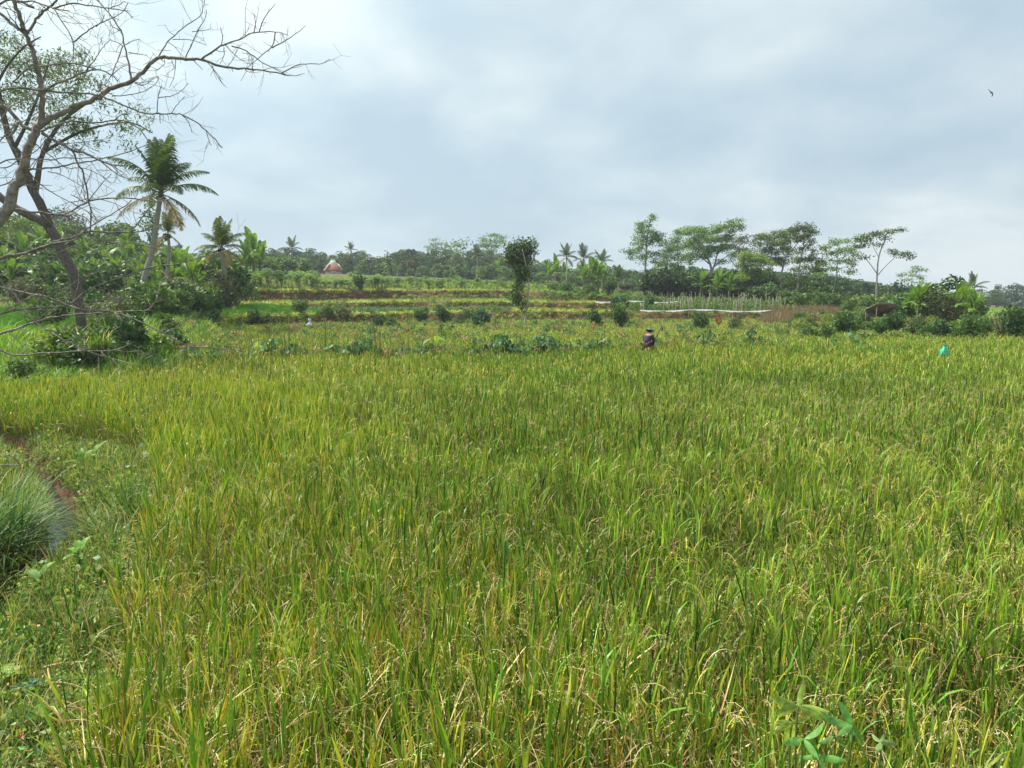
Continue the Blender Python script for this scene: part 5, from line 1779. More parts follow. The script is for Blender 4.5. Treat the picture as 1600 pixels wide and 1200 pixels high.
sheeting(1000, 1205, 486, 487, 70.0, 69.4, 'long white plastic sheet along the lower edge of the vegetable garden')
sheeting(930, 1060, 473, 473, 81.4, 81.8, 'shorter white plastic sheet on top of the upper red bank')
mb = MB()
for i in range(24):
    f = i / 23
mbk = MB()
V = []
n = 40
for i in range(n):
    px = 985 + 80 * i / (n - 1)
    for j, (py, dd_) in enumerate(((474, 82.2), (479, 81.8), (485, 81.2))):
        q = P(px, py + R.uniform(-.6, .6), dd_ + R.uniform(-.15, .15))
        V.append(tuple(q))
mbk.add(V, np.array([(i * 3 + j, i * 3 + j + 1, (i + 1) * 3 + j + 1, (i + 1) * 3 + j) for i in range(n - 1) for j in range(2)]), None, (.24, .12, .06))
cut = mbk.build('earth_cut', M_TILE)
cut.modifiers.new('thickness', 'SOLIDIFY').thickness = .3
tag(cut, kind='structure')

# ------------------------------------------------------------------ house, huts
def box(mb, c, s, col=(.5, .5, .5)):
    x, y, z = c
    a, b, h = s[0] / 2, s[1] / 2, s[2] / 2
    V = [(x + i * a, y + j * b, z + k * h) for k in (-1, 1) for j in (-1, 1) for i in (-1, 1)]
    mb.add(V, [(0, 2, 3, 1), (4, 5, 7, 6), (0, 1, 5, 4), (2, 6, 7, 3), (0, 4, 6, 2), (1, 3, 7, 5)], None, col)


hp = P(521, 434, 178)
hz = gz(hp.x, hp.y)
house = tag(empty('village_house', (hp.x, hp.y, hz), .35), 'small white walled house with red tiled roof and pale steep cap on the far crest', 'house')
dz = hp.z - hz


def PZ(py):
    return P(521, py - 2.5, 178).z - hz


zw, ze, zm_, zt = PZ(427), PZ(425.2), PZ(415), PZ(408.2)
mb = MB()
box(mb, (0, 0, zw / 2), (3.4, 2.8, zw), (.50, .50, .48))
wl = mb.build('wall', M_PLASTER, house)
for q in (-1.1, 1.1):
    mb = MB()
    box(mb, (q, -1.43, zw - .9), (.6, .06, .7), (.06, .07, .08))
    wn = mb.build('window', M_WOOD, house)
mb = MB()
box(mb, (0, -1.43, zw - 1.1), (.7, .07, 1.7), (.16, .09, .05))
mb.build('door', M_WOOD, house)


def frustum(mb, a0, b0, z0, a1, b1, z1, col, th=.14):
    V = [(-a0, -b0, z0), (a0, -b0, z0), (a0, b0, z0), (-a0, b0, z0), (-a1, -b1, z1), (a1, -b1, z1), (a1, b1, z1), (-a1, b1, z1)]
    V += [(-a0, -b0, z0 - th), (a0, -b0, z0 - th), (a0, b0, z0 - th), (-a0, b0, z0 - th)]
    mb.add(V, [(0, 1, 5, 4), (1, 2, 6, 5), (2, 3, 7, 6), (3, 0, 4, 7), (4, 5, 6, 7), (8, 9, 1, 0), (9, 10, 2, 1), (10, 11, 3, 2), (11, 8, 0, 3), (11, 10, 9, 8)], None, col)


mb = MB()
frustum(mb, 2.05, 1.8, ze, 1.0, .8, zm_, (.27, .12, .07))
rf = mb.build('roof', M_TILE, house)
mb = MB()
frustum(mb, .90, .70, zm_ + .01, .40, .10, zt, (.50, .48, .45), .1)
mb.build('roof_cap', M_PLASTER, rf)
mb = MB()
box(mb, (0, 0, zt + .07), (.95, .2, .14), (.55, .53, .5))
for q in (-.42, .42):
    box(mb, (q, 0, zt + .19), (.10, .18, .14), (.55, .53, .5))
mb.build('ridge', M_PLASTER, rf)
mb = MB()
for sx_, sy_ in ((-1, -1), (1, -1), (1, 1), (-1, 1)):
    tube(mb, [(2.05 * sx_, 1.8 * sy_, ze + .04), (1.0 * sx_, .8 * sy_, zm_ + .04)], [.08, .08], 6, (.62, .58, .52))
mb.build('hip_tiles', M_PLASTER, rf)


def hut(px, D, w, d, h, rz, roofc, label, slope=.25, sheets=1, ground_py=None):
    g = at_ground(px, D)
    root = tag(empty('field_hut', g, rz), label, 'hut')
    for i in (-1, 1):
        for j in (-1, 1):
            mb = MB()
            tube(mb, [(i * w * .42, j * d * .42, -.2), (i * w * .42 + .02, j * d * .42, h * .95 - j * slope * d * .42)], [.045, .04], 6, (.20, .15, .11))
            mb.build('post', M_WOOD, root)
    for s_ in range(sheets):
        mb = MB()
        nx, ny = 14, 6
        V = []
        for top in (0, 1):
            for j in range(ny + 1):
                for i in range(nx + 1):
                    x = (i / nx - .5) * w + s_ * .12
                    y = (j / ny - .5) * d
                    V.append((x, y, h - y * slope + .03 * math.sin(i * 2.6) + top * .04 - s_ * .11 * (1 if i > nx / 2 else -.4) + R.uniform(-.015, .015)))
        F_ = []
        st_ = (nx + 1) * (ny + 1)
        for j in range(ny):
            for i in range(nx):
                a = j * (nx + 1) + i
                F_.append((a, a + nx + 1, a + nx + 2, a + 1))
                F_.append((st_ + a, st_ + a + 1, st_ + a + nx + 2, st_ + a + nx + 1))
        for i in range(nx):
            F_.append((i, i + 1, st_ + i + 1, st_ + i))
            a = ny * (nx + 1) + i
            F_.append((a + 1, a, st_ + a, st_ + a + 1))
        for j in range(ny):
            a = j * (nx + 1)
            F_.append((a + nx + 1, a, st_ + a, st_ + a + nx + 1))
            a += nx
            F_.append((a, a + nx + 1, st_ + a + nx + 1, st_ + a))
        mb.add(V, F_, None, roofc)
        mb.build('roof', M_WOOD, root)
    mb = MB()
    box(mb, (0, d * .40, h * .45), (w * .8, .05, h * .8), (.14, .11, .09))
    mb.build('back_wall', M_WOOD, root)
    return root


hut(871, 106, 1.3, 1.2, 2.35, .3, (.62, .60, .56), 'little shelter with a pale tin roof behind the cassava right of the narrow tree', .4)
hut(976, 118, 2.2, 1.6, 1.5, -.1, (.36, .33, .31), 'low hut with a grey flat roof behind the brown bank right of the banana clumps', .1)
hut(1052, 121, 1.6, 1.2, 1.0, .2, (.40, .38, .35), 'tiny grey lean-to under the trees at the back of the vegetable garden', .2)
hut(1376, 60, 1.9, 1.4, 1.35, .25, (.30, .22, .17), 'ruined brown hut with sagging layered roof sheets at the edge of the bushes', .35, 3)

# ------------------------------------------------------------------ forest masses
fv = []
for i in range(6):
    mb = MB()
    col = [(.050, .115, .030), (.080, .150, .035), (.032, .080, .028), (.11, .165, .045), (.06, .13, .035), (.12, .13, .065)][i]
    Hh = [13, 12, 14, 11, 15, 12][i]
    tube(mb, [(0, 0, -1), (.2, 0, 4), (0, .3, Hh * .7)], [.35, .28, .12], 6, (.25, .22, .19))
    for q in range(22):
        a = R.uniform(0, 6.28)
        r = 3.4 * math.sqrt(R.random())
        zc = R.uniform(.10, .95) * Hh
        r *= 1 - .55 * max(0, (zc / Hh - .6)) / .4
        f = R.uniform(1.0, 2.0)
        leaves(mb, in_ell(95, (r * math.cos(a), r * math.sin(a), zc), (f, f, f * (.5 if i == 4 else .75)), .8), .62, .65, .45, np.array(col) * R.uniform(.65, 1.35), .35)
    fv.append(mb.build(f'forest_tree_{i}', M_FAR, link=False))
pts, sc_l, ix = [], [], []


def wood(n, x0, x1, d0, d1, tops, kinds):
    """n trees; tops: list of (px, skyline row)"""
    for k in range(n):
        px = x0 + (x1 - x0) * (k + R.random()) / n
        D = R.uniform(d0, d1)
        g = at_ground(px, D)
        top = np.interp(px, [a for a, b in tops], [b for a, b in tops])
        top += R.uniform(0, 13) * (1 if R.random() < .75 else .2)
        zt_ = P(px, top, D).z
        i = R.choice(kinds)
        Hh = [13, 12, 14, 11, 15, 12][i] * 1.02
        s_ = max(.35, (zt_ - g.z) / Hh)
        pts.append(tuple(g))
        w_ = min(s_, 1.15) * R.uniform(.8, 1.1)
        sc_l.append((max(w_, .7), max(w_, .7), s_))
        ix.append(i)


sk = [(-400, 330), (0, 360), (250, 378), (330, 385), (380, 384), (430, 386), (470, 382), (510, 390), (545, 388), (570, 390), (600, 396), (625, 388), (650, 384), (700, 386), (760, 388), (800, 392), (850, 404), (880, 408), (960, 414), (1000, 420), (1040, 412), (1100, 415), (1300, 428), (1340, 435), (1400, 446), (1440, 452), (1500, 456), (1530, 450), (1560, 440), (1600, 442), (2200, 430)]
wood(130, 415, 1000, 205, 250, sk, [0, 1, 2, 3, 4, 5])
wood(90, 420, 1010, 195, 206, [(a, b + 14) for a, b in sk], [0, 1, 2, 5])
wood(60, -500, 420, 150, 240, sk, [0, 1, 2, 3])
wood(70, 1000, 1330, 150, 210, sk, [0, 1, 2, 4])
wood(45, 1290, 1440, 170, 230, sk, [1, 3, 0, 4])
wood(50, 1420, 1560, 420, 560, [(1400, 452), (1480, 458), (1530, 460), (1600, 460)], [0, 1, 2])
wood(60, 1530, 2100, 230, 300, sk, [0, 1, 2, 3])
wood(60, 300, 1600, 600, 750, [(0, 400), (300, 400), (800, 425), (1300, 450), (1600, 458)], [0, 1, 2])
n = len(pts)
scatter('forest', np.array(pts), np.stack([np.zeros(n), np.zeros(n), rs.uniform(0, 6.28, n)], 1), np.array(sc_l), np.array(ix), fv, 'hazy green forest closing the view behind the fields', 'forest')

# ------------------------------------------------------------------ near plants at the left
def blade_clump(name, label, loc, nb, L, W, rad, az0, spread_, lean, curve, cols, probs, cat='grass tuft', S=6, group=None):
    mb = MB()
    base = np.zeros((nb, 3))
    r = rad * np.sqrt(rs.uniform(0, 1, nb))
    a = rs.uniform(0, 6.28, nb)
    base[:, 0], base[:, 1] = r * np.cos(a), r * np.sin(a)
    c, k = pick(nb, cols, probs)
    blades(mb, nb, S, L * rs.uniform(.55, 1.15, nb), W * rs.uniform(.6, 1.3, nb), base, az0 + rs.normal(0, spread_, nb), rs.uniform(*lean, nb), rs.uniform(*curve, nb), rs.uniform(-1, 1, nb), c * .85, c * 1.1)
    o = mb.build(name, M_LEAF)
    o.location = loc
    return tag(o, label, cat, group)


GC = [np.array([.10, .21, .035]), np.array([.16, .26, .05]), np.array([.06, .15, .03]), TAN]


def gp(px, py):
    """point of the bank seen at this pixel"""
    z = 0.15
    for _ in range(8):
        q = G(px, py, z)
        z = .5 * z + .5 * gz(q.x, q.y)
    return Vector((q.x, q.y, gz(q.x, q.y)))


blade_clump('grass_tuft', 'big upright tuft of long green blades on the ditch bank beside the rice', gp(212, 828), 120, .66, .013, .14, 1.9, 1.1, (.05, .6), (.1, 1.0), GC, [5, 4, 2, .7])
blade_clump('grass_tuft', 'tuft of long blades bending left over the dark ditch water', gp(176, 850), 110, .60, .012, .16, 3.0, .7, (.5, 1.2), (.2, .9), GC, [4, 4, 2, 1.5])
GC_SHADED = [np.array([.05, .13, .02]), np.array([.11, .20, .035]), np.array([.03, .085, .015]), TAN]  # deeper greens: shadow along the ditch and left edge painted into the blades
blade_clump('grass_tuft', 'large green clump, coloured darker for shade, leaning out over the ditch from the left edge', gp(-14, 905), 210, .95, .018, .3, .5, 1.0, (.2, 1.2), (.3, 1.3), GC_SHADED, [4, 2, 5, .2])
blade_clump('grass_tuft', 'shaggy clump with pale blades behind the large one at the left edge', gp(10, 830), 170, .85, .012, .25, .6, .9, (.3, 1.2), (.3, 1.3), GC, [4, 4, 2, .6])
blade_clump('grass_tuft', 'low clump with shade put into its blade colours at the left edge below the water', gp(-50, 960), 220, .8, .012, .3, .4, 1.0, (.3, 1.3), (.3, 1.2), GC_SHADED, [3, 1, 6, .2])
blade_clump('grass_tuft', 'thin grassy tuft where the weeds meet the far strip of rice', gp(122, 690), 90, .6, .010, .12, 1.6, 1.4, (.1, .8), (.2, 1.4), GC, [4, 3, 2, 1])
blade_clump('grass_tuft', 'feathery tuft of drooping grass hanging down the left bank', P(150, 545, 21.0), 180, .9, .022, .35, -.6, 1.0, (.4, 1.3), (.5, 1.6), GC, [4, 4, 2, .6])
blade_clump('grass_tuft', 'small bright tuft at the bottom left corner', gp(40, 1150), 110, .22, .006, .12, 1, 2, (.1, 1.0), (.2, 1.2), GC, [5, 5, 1, .5])


def sprout(name, label, base, lvs, col, cat='seedling', mat=None, stem=True, w=.40):
    """young broad leaved plant; lvs: list of (azimuth, length, tilt up, height)"""
    root = tag(empty(name, base), label, cat)
    lvs = [(a_, l_ * .82, u_, h_) for a_, l_, u_, h_ in lvs] + [(a_ + R.uniform(.4, 1.0), l_ * R.uniform(.35, .6), u_ * .8, h_ * R.uniform(.4, .9)) for a_, l_, u_, h_ in lvs]
    if stem:
        hmax = max(l[3] for l in lvs)
        mb = MB()
        tube(mb, [(0, 0, -.04), (.01, .01, hmax * .5), (0, 0, hmax)], [.009, .007, .005], 6, (.12, .16, .05))
        mb.build('stem', M_GLOSS, root)
    for az, L, up, h in lvs:
        mb = MB()
        n = 7
        s = np.linspace(0, 1, n)
        pr = w * L * np.sin(np.clip(s, 0, 1) ** .8 * math.pi) * .5 + .002
        ang = up - .9 * s ** 1.5
        dx = np.concatenate([[0], np.cumsum(np.cos(ang[:-1]) * L / (n - 1))])
        dz_ = np.concatenate([[0], np.cumsum(np.sin(ang[:-1]) * L / (n - 1))])
        ctr = np.stack([dx * math.cos(az), dx * math.sin(az), h + dz_], 1)
        sdv = np.array([-math.sin(az), math.cos(az), 0])
        upv = np.array([0, 0, 1.0])
        V = np.stack([ctr - sdv * pr[:, None] + upv * pr[:, None] * .3, ctr, ctr + sdv * pr[:, None] + upv * pr[:, None] * .3], 1)
        i0 = np.arange(n - 1)[:, None] * 3
        F_ = np.concatenate([i0 + np.array([0, 1, 4, 3]), i0 + np.array([1, 2, 5, 4])])
        V = V + rs.normal(0, .012, V.shape) * L * np.array([1, 1, 1.5])
        vc_ = np.array(col) * R.uniform(.7, 1.25) * rs.uniform(.8, 1.25, (V.shape[0] * 3, 1))
        mb.add(V.reshape(-1, 3), F_, None, vc_)
        mb.build('leaf', mat or M_NEAR, root, smooth=True)
    return root


BRI = (.13, .27, .04)
sprout('seedling', 'bright green sapling with broad leaves held over the ditch edge', gp(124, 905), [(1.0, .24, 1.0, .25), (2.7, .20, .3, .26), (4.2, .18, .2, .24), (5.6, .14, .4, .22), (2.0, .18, .8, .27)], BRI)
sprout('seedling', 'pale broad leaved seedling below the water near the left edge', gp(62, 925), [(2.6, .24, .6, .10), (.9, .24, 1.0, .12), (5.0, .14, .5, .08), (1.6, .16, .8, .12)], (.16, .30, .07))
sprout('seedling', 'bright leafy plant between the bare soil and the long tuft', gp(128, 735), [(.9, .30, 1.1, .12), (2.0, .30, 1.1, .14), (3.6, .26, .4, .12), (4.6, .25, .2, .1), (.2, .3, .6, .15)], BRI)
sprout('seedling', 'leafy plant with one raised leaf right behind the bright one', gp(150, 722), [(.7, .32, 1.0, .16), (1.7, .26, .9, .15), (3.0, .24, .5, .1), (5.3, .24, .3, .1)], (.17, .30, .05))
sprout('seedling', 'bluish green rosette of rounded leaves at the left of the straw', gp(42, 1085), [(a_, .13, .35, .05) for a_ in (.2, 1.2, 2.2, 3.2, 4.2, 5.3)], (.10, .21, .10), 'rosette plant', stem=False, w=.7)
sprout('seedling', 'glossy pale leaves at the very left edge near the rosette', gp(4, 1075), [(a_, .2, .6, .05) for a_ in (.1, .8, 1.7, 2.8, 4.4)], (.26, .38, .08), 'broad leaved weed', stem=False, w=.5)
sprout('seedling', 'small pale weed on the bank above the rosette', gp(52, 1000), [(a_, .09, .5, .04) for a_ in (.4, 1.7, 3.0, 4.4)], (.2, .32, .12), 'broad leaved weed', stem=False, w=.5)

# dead stems and straw lying on the bank
for (a, b, c, d, wd, lab) in [
        (70, 1058, 145, 1050, .010, 'long brown dead stem lying across the weeds beside the rosette'),
        (76, 1060, 80, 1095, .007, 'pale dead stem lying downwards from the brown one'),
        (80, 1082, 130, 1092, .006, 'short straw stalk lying below the brown dead stem'),
        (128, 1070, 142, 1030, .005, 'thin straw lying upright against the brown dead stem')]:
    A, B = gp(a, b), gp(c, d)
    mb = MB()
    A.z += .07
    B.z += .075
    q = np.array([A, A * .66 + B * .34 + Vector((0, 0, .012)), A * .33 + B * .67 + Vector((0, .01, .005)), B])
    q = q - np.array(A)
    tube(mb, catmull(q, [wd, wd, wd * .8, wd * .5], 3)[0], catmull(q, [wd, wd, wd * .8, wd * .5], 3)[1], 6, (.46, .33, .17), .1)
    o = mb.build('dead_stem', M_WOOD)
    o.location = A
    tag(o, lab, 'dead stem')
g = gp(82, 1160)
for k, (dx, dy, lab) in enumerate([(-.12, .10, 'small red leaf on the ground, leftmost of the red patch'), (.02, .10, 'large red leaf with green tinge on the ground at the centre of the red patch'), (.11, .04, 'round red leaf on the ground, right side of the red patch'), (-.14, -.10, 'dull reddish leaf on the ground below the red patch')]):
    mb = MB()
    L = [.05, .09, .06, .09][k]
    c = [(.45, .07, .035), (.42, .10, .03), (.50, .06, .04), (.40, .16, .09)][k]
    az = R.uniform(0, 6.28)
    for sg in (-1, 1):
        s = np.linspace(0, 1, 6)
        w = sg * .33 * L * np.sin(s * math.pi) ** .7
        ctr = np.stack([s * L, 0 * s, .01 + .008 * np.sin(s * 3)], 1)
        ed = ctr + np.stack([0 * s, w, np.abs(w) * .35], 1)
        i0 = np.arange(5)[:, None]
        mb.add(np.concatenate([ctr, ed]), np.concatenate([i0, i0 + 1, i0 + 7, i0 + 6], 1), None, c)
    o = mb.build('fallen_leaf', M_GLOSS)
    x_, y_ = g.x + dx, g.y + dy
    o.location = (x_, y_, gz(x_, y_) + .10)
    o.rotation_euler = (R.uniform(-.2, .2), R.uniform(-.2, .2), az)
    tag(o, lab, 'fallen leaf')

# heap of straw sticks on the left bank
sp_ = P(125, 520, 24.0)
spz = gz(sp_.x, sp_.y)
mb = MB()
for k in range(130):
    c = in_ell(1, (0, 0, .22), (.35, .3, .32), .3)[0]
    d = rs.normal(size=3)
    d[2] = d[2] * .8 + .3
    d /= np.linalg.norm(d)
    L = R.uniform(.12, .34)
    tube(mb, [c - d * L, c + d * L], [.011, .008], 4, np.array((.50, .38, .27)) * R.uniform(.6, 1.2))
o = mb.build('straw_heap', M_DRY)
o.location = (sp_.x, sp_.y, spz)
o.scale = (1.1, 1.1, 1.9)
tag(o, 'heap of pinkish dry straw and sticks on the grassy left bank', 'straw heap')


# ------------------------------------------------------------------ weed with long leaves close in front, bottom right
def lance(mb, a, b, w, col, bend=.02):
    a, b = np.array(a), np.array(b)
    n = 8
    s = np.linspace(0, 1, n)
    d = b - a
    L = np.linalg.norm(d)
    view = (a + b) / 2 - np.array([0, 0, CAMZ])
    sdv = np.cross(d, view)
    sdv /= np.linalg.norm(sdv)
    sdv = sdv + rs.normal(0, .35, 3)
    sdv /= np.linalg.norm(sdv)
    nn = np.cross(sdv, d / L)
    pr = w * np.sin(np.clip(s ** .85, 0, 1) * math.pi) ** .8 * .5 + .0006
    ctr = a + d * s[:, None] + nn * (bend * np.sin(s * math.pi))[:, None] * L
    V = np.stack([ctr - sdv * pr[:, None] + nn * pr[:, None] * .35, ctr, ctr + sdv * pr[:, None] + nn * pr[:, None] * .35], 1)
    i0 = np.arange(n - 1)[:, None] * 3
    mb.add(V.reshape(-1, 3), np.concatenate([i0 + np.array([0, 1, 4, 3]), i0 + np.array([1, 2, 5, 4])]), None, np.array(col) * (1 + rs.normal(0, .13, (n * 3, 1))))


fw = empty('foreground_weed', (P(1275, 1180, 2.05).x, 2.05, 0))
tag(fw, 'leafy weed with long pale green leaves rising in front of the rice at the bottom', 'weed')
fb = np.array(fw.location)
DW = 2.05
CL = [
    ((1248, 1104), [(1256, 1062), (1205, 1091), (1288, 1126), (1212, 1118), (1296, 1112)], (.28, .40, .08), 0.0),
    ((1238, 1130), [(1208, 1148), (1228, 1162), (1265, 1122), (1212, 1128)], (.32, .42, .09), .02),
    ((1332, 1134), [(1310, 1094), (1282, 1111), (1308, 1150), (1350, 1163), (1330, 1160)], (.15, .34, .08), -.03),
    ((1256, 1155), [(1287, 1128), (1224, 1161), (1279, 1186)], (.16, .35, .08), -.05),
    ((1280, 1184), [(1247, 1184), (1323, 1188), (1292, 1206), (1262, 1150)], (.15, .34, .08), -.06),
    ((1306, 1152), [(1278, 1162), (1322, 1168)], (.16, .30, .08), 0),
    ((1376, 1160), [(1362, 1146), (1400, 1162), (1370, 1174), (1382, 1146)], (.20, .30, .10), .05),
]
mb = MB()
prev_ = None
for (cx, cyy), ends, c, dd_ in CL:
    a = np.array(P(cx, cyy, DW + dd_)) - fb
    g0 = np.array([a[0] * .25, .0, .0])
    midp = a * .5 + g0 * .5 + np.array([0, .02, .1])
    tube(mb, catmull([g0, midp, a + np.array([0, .01, -.12]), a], [.005, .0045, .0035, .002], 4)[0], catmull([g0, midp, a, a], [.005, .0045, .0035, .002], 4)[1], 6, (.15, .22, .07))
mb.build('stems', M_GLOSS, fw, smooth=True)
for (cx, cyy), ends, c, dd_ in CL:
    for ex, ey in ends:
        a = np.array(P(cx, cyy, DW + dd_)) - fb
        b_ = np.array(P(ex, ey, DW + dd_ + R.uniform(-.05, .05))) - fb
        mb = MB()
        L = np.linalg.norm(b_ - a)
        lance(mb, a + fb, b_ + fb, L * .28, np.array(c) * R.uniform(.85, 1.15), R.uniform(-.08, .12))
        mb.V[0] = mb.V[0] - fb
        mb.build('leaf', M_NEAR, fw, smooth=True)


# ------------------------------------------------------------------ person bending in the rice
def skin_body(name, verts, edges, radii, mat, parent, col, sub=2):
    me = bpy.data.meshes.new(name)
    me.from_pydata([tuple(v) for v in verts], edges, [])
    o = bpy.data.objects.new(name, me)
    COL.objects.link(o)
    md = o.modifiers.new('skin', 'SKIN')
    for i, r in enumerate(radii):
        sv = me.skin_vertices[0].data[i]
        sv.radius = (r, r) if not isinstance(r, tuple) else r
        sv.use_root = (i == 0)
    s2 = o.modifiers.new('sub', 'SUBSURF')
    s2.levels = s2.render_levels = sub
    me.materials.append(mat)
    o.parent = parent
    return o


def flat_mat(name, col, rough=.8, noise=20.0, var=.25):
    m, t = mat_new(name)
    no = N(t, 'ShaderNodeTexNoise', ins={'Scale': noise, 'Detail': 4.0})
    tcx = N(t, 'ShaderNodeTexCoord')
    t.links.new(tcx.outputs['Object'], no.inputs['Vector'])
    r_ = ramp(t, [(.3, tuple(c * (1 - var) for c in col)), (.7, tuple(min(1, c * (1 + var)) for c in col))])
    t.links.new(no.outputs[0], r_.inputs[0])
    p = N(t, 'ShaderNodeBsdfPrincipled', ins={'Roughness': rough, 'Specular IOR Level': .2})
    t.links.new(r_.outputs[0], p.inputs['Base Color'])
    o = N(t, 'ShaderNodeOutputMaterial')
    t.links.new(p.outputs[0], o.inputs[0])
    return m


pp_ = P(1010, 530, 30.8)
pz = gz(pp_.x, pp_.y)
per = tag(empty('person', (pp_.x, pp_.y, pz), math.radians(62), .96), 'person in dark clothes and grey hat bending in the rice, holding a long tool', 'person')
# leaning forward to the right, knees slightly bent, facing right and away
bv = [(0, 0, .84), (.07, 0, .99), (.18, .0, 1.13), (.30, 0, 1.23), (.36, 0, 1.28), (.41, 0, 1.33), (.43, 0, 1.40),
      (-.02, .10, .80), (.06, .11, .46), (-.02, .12, .07), (.10, .13, .03),
      (-.02, -.10, .80), (.04, -.11, .46), (-.04, -.12, .07), (.08, -.13, .03),
      (.29, .17, 1.20), (.36, .22, .96), (.47, .16, .86), (.51, .14, .85),
      (.29, -.17, 1.20), (.34, -.23, .94), (.44, -.14, .80), (.48, -.12, .78)]
be = [(0, 1), (1, 2), (2, 3), (3, 4), (4, 5), (5, 6), (0, 7), (7, 8), (8, 9), (9, 10), (0, 11), (11, 12), (12, 13), (13, 14), (3, 15), (15, 16), (16, 17), (17, 18), (3, 19), (19, 20), (20, 21), (21, 22)]
br = [.15, .145, .16, .15, .055, .085, .08, .09, .062, .045, .035, .09, .062, .045, .035, .062, .046, .034, .028, .062, .046, .034, .028]
skin_body('body', bv, be, br, flat_mat('person_skin', (.30, .17, .11)), per, None)
sh = skin_body('shirt', bv[0:4] + [bv[15], bv[16], bv[17], bv[19], bv[20], bv[21]], [(0, 1), (1, 2), (2, 3), (3, 4), (4, 5), (5, 6), (3, 7), (7, 8), (8, 9)], [.175, .165, .18, .165, .082, .064, .05, .082, .064, .05], flat_mat('dark_shirt', (.045, .035, .055)), per, None)
tr_ = skin_body('trousers', [bv[0], bv[7], bv[8], bv[9], bv[11], bv[12], bv[13]], [(0, 1), (1, 2), (2, 3), (0, 4), (4, 5), (5, 6)], [.165, .11, .085, .065, .11, .085, .065], flat_mat('dark_maroon_cloth', (.07, .025, .045)), per, None)
# five fingers on each hand, closed round the handle
hand_m = bpy.data.materials['person_skin']
for (hx, hy, hz_) in ((.51, .14, .85), (.48, -.12, .78)):
    for f in range(5):
        o_ = (f - 2) * .018
        L = [.045, .06, .065, .06, .045][f]
        skin_body('finger', [(hx, hy + o_ * .3, hz_ + o_), (hx + L * .6, hy + o_ * .3 + .01, hz_ + o_ - .01), (hx + L * .8, hy + o_ * .3 - .01, hz_ + o_ - L * .5)], [(0, 1), (1, 2)], [.011, .009, .008], hand_m, per, None, 1)
# hat, conical with a soft brim
mb = MB()
prof = [(.0, .17), (.05, .165), (.10, .12), (.12, .05), (.22, -.01), (.225, -.02), (.12, .035), (.09, .10), (0, .14)]
a = np.linspace(0, 2 * math.pi, 20, endpoint=False)
V = np.array([(r * math.cos(q), r * math.sin(q), h) for r, h in prof for q in a])
F_ = [(i * 20 + j, i * 20 + (j + 1) % 20, (i + 1) * 20 + (j + 1) % 20, (i + 1) * 20 + j) for i in range(len(prof) - 1) for j in range(20)]
mb.add(V * np.array([.8, .8, .7]), F_, None, (.13, .15, .18))
hat = mb.build('hat', M_CLOTH, per, smooth=True)
hat.location = (.44, 0, 1.43)
hat.rotation_euler = (0, .35, 0)
hdm = flat_mat('face', (.28, .16, .10))
mb = MB()
for (q, s_) in (((.505, .032, 1.39), .012), ((.505, -.032, 1.39), .012)):
    tube(mb, [np.array(q) - (0.004, 0, 0), np.array(q) + (.004, 0, 0)], [s_, s_ * .6], 8, (.02, .015, .01))
mb.build('eyes', M_SKIN, per)
mb = MB()
tube(mb, [(.505, 0, 1.38), (.532, 0, 1.36), (.51, 0, 1.345)], [.012, .017, .010], 8, (.28, .16, .10))
mb.build('nose', M_SKIN, per)
mb = MB()
tube(mb, [(.500, -.025, 1.32), (.505, 0, 1.318), (.500, .025, 1.32)], [.005, .007, .005], 6, (.25, .09, .07))
mb.build('mouth', M_SKIN, per)
for s_ in (-1, 1):
    mb = MB()
    tube(mb, [(.425, s_ * .082, 1.40), (.430, s_ * .094, 1.375), (.428, s_ * .082, 1.345)], [.012, .016, .010], 8, (.28, .16, .10))
    mb.build('ear', M_SKIN, per)
mb = MB()
leaves(mb, in_ell(260, (.395, 0, 1.42), (.09, .09, .07), 1.0), .05, .3, .2, (.02, .017, .015))
mb.build('hair', M_DRY, per)
# hoe held in both hands, standing on its own
mb = MB()
hA = Vector((per.location.x + .235, per.location.y + .37, pz + .62))
hB = Vector((per.location.x + .72, per.location.y + .52, pz + 1.55))
ax = (hB - hA)
tube(mb, [(0, 0, 0), tuple(ax * .5 + Vector((0, 0, .01))), tuple(ax)], [.02, .019, .018], 8, (.10, .08, .07))
hoe = tag(empty('hoe', hA), 'long dark handled tool slanting up to the right from the hands of the person', 'hoe')
mb.build('handle', M_WOOD, hoe)
mb = MB()
e = np.array(ax)
box(mb, tuple(e + np.array([.02, 0, -.09])), (.03, .14, .22), (.08, .085, .09))
mb.build('hoe_blade', M_WOOD, hoe)

# ------------------------------------------------------------------ white and black cloth on a stick
cp = P(483, 506, 47)
cgz = gz(cp.x, cp.y)
so_ = bpy.data.objects.new('stake', STK[0])
COL.objects.link(so_)
so_.location = (cp.x, cp.y, cgz)
so_.scale = (1, 1, 1.15)
tag(so_, 'stick holding up the white and black cloth among the bushes', 'stake')
cloth_h = cp.z - cgz


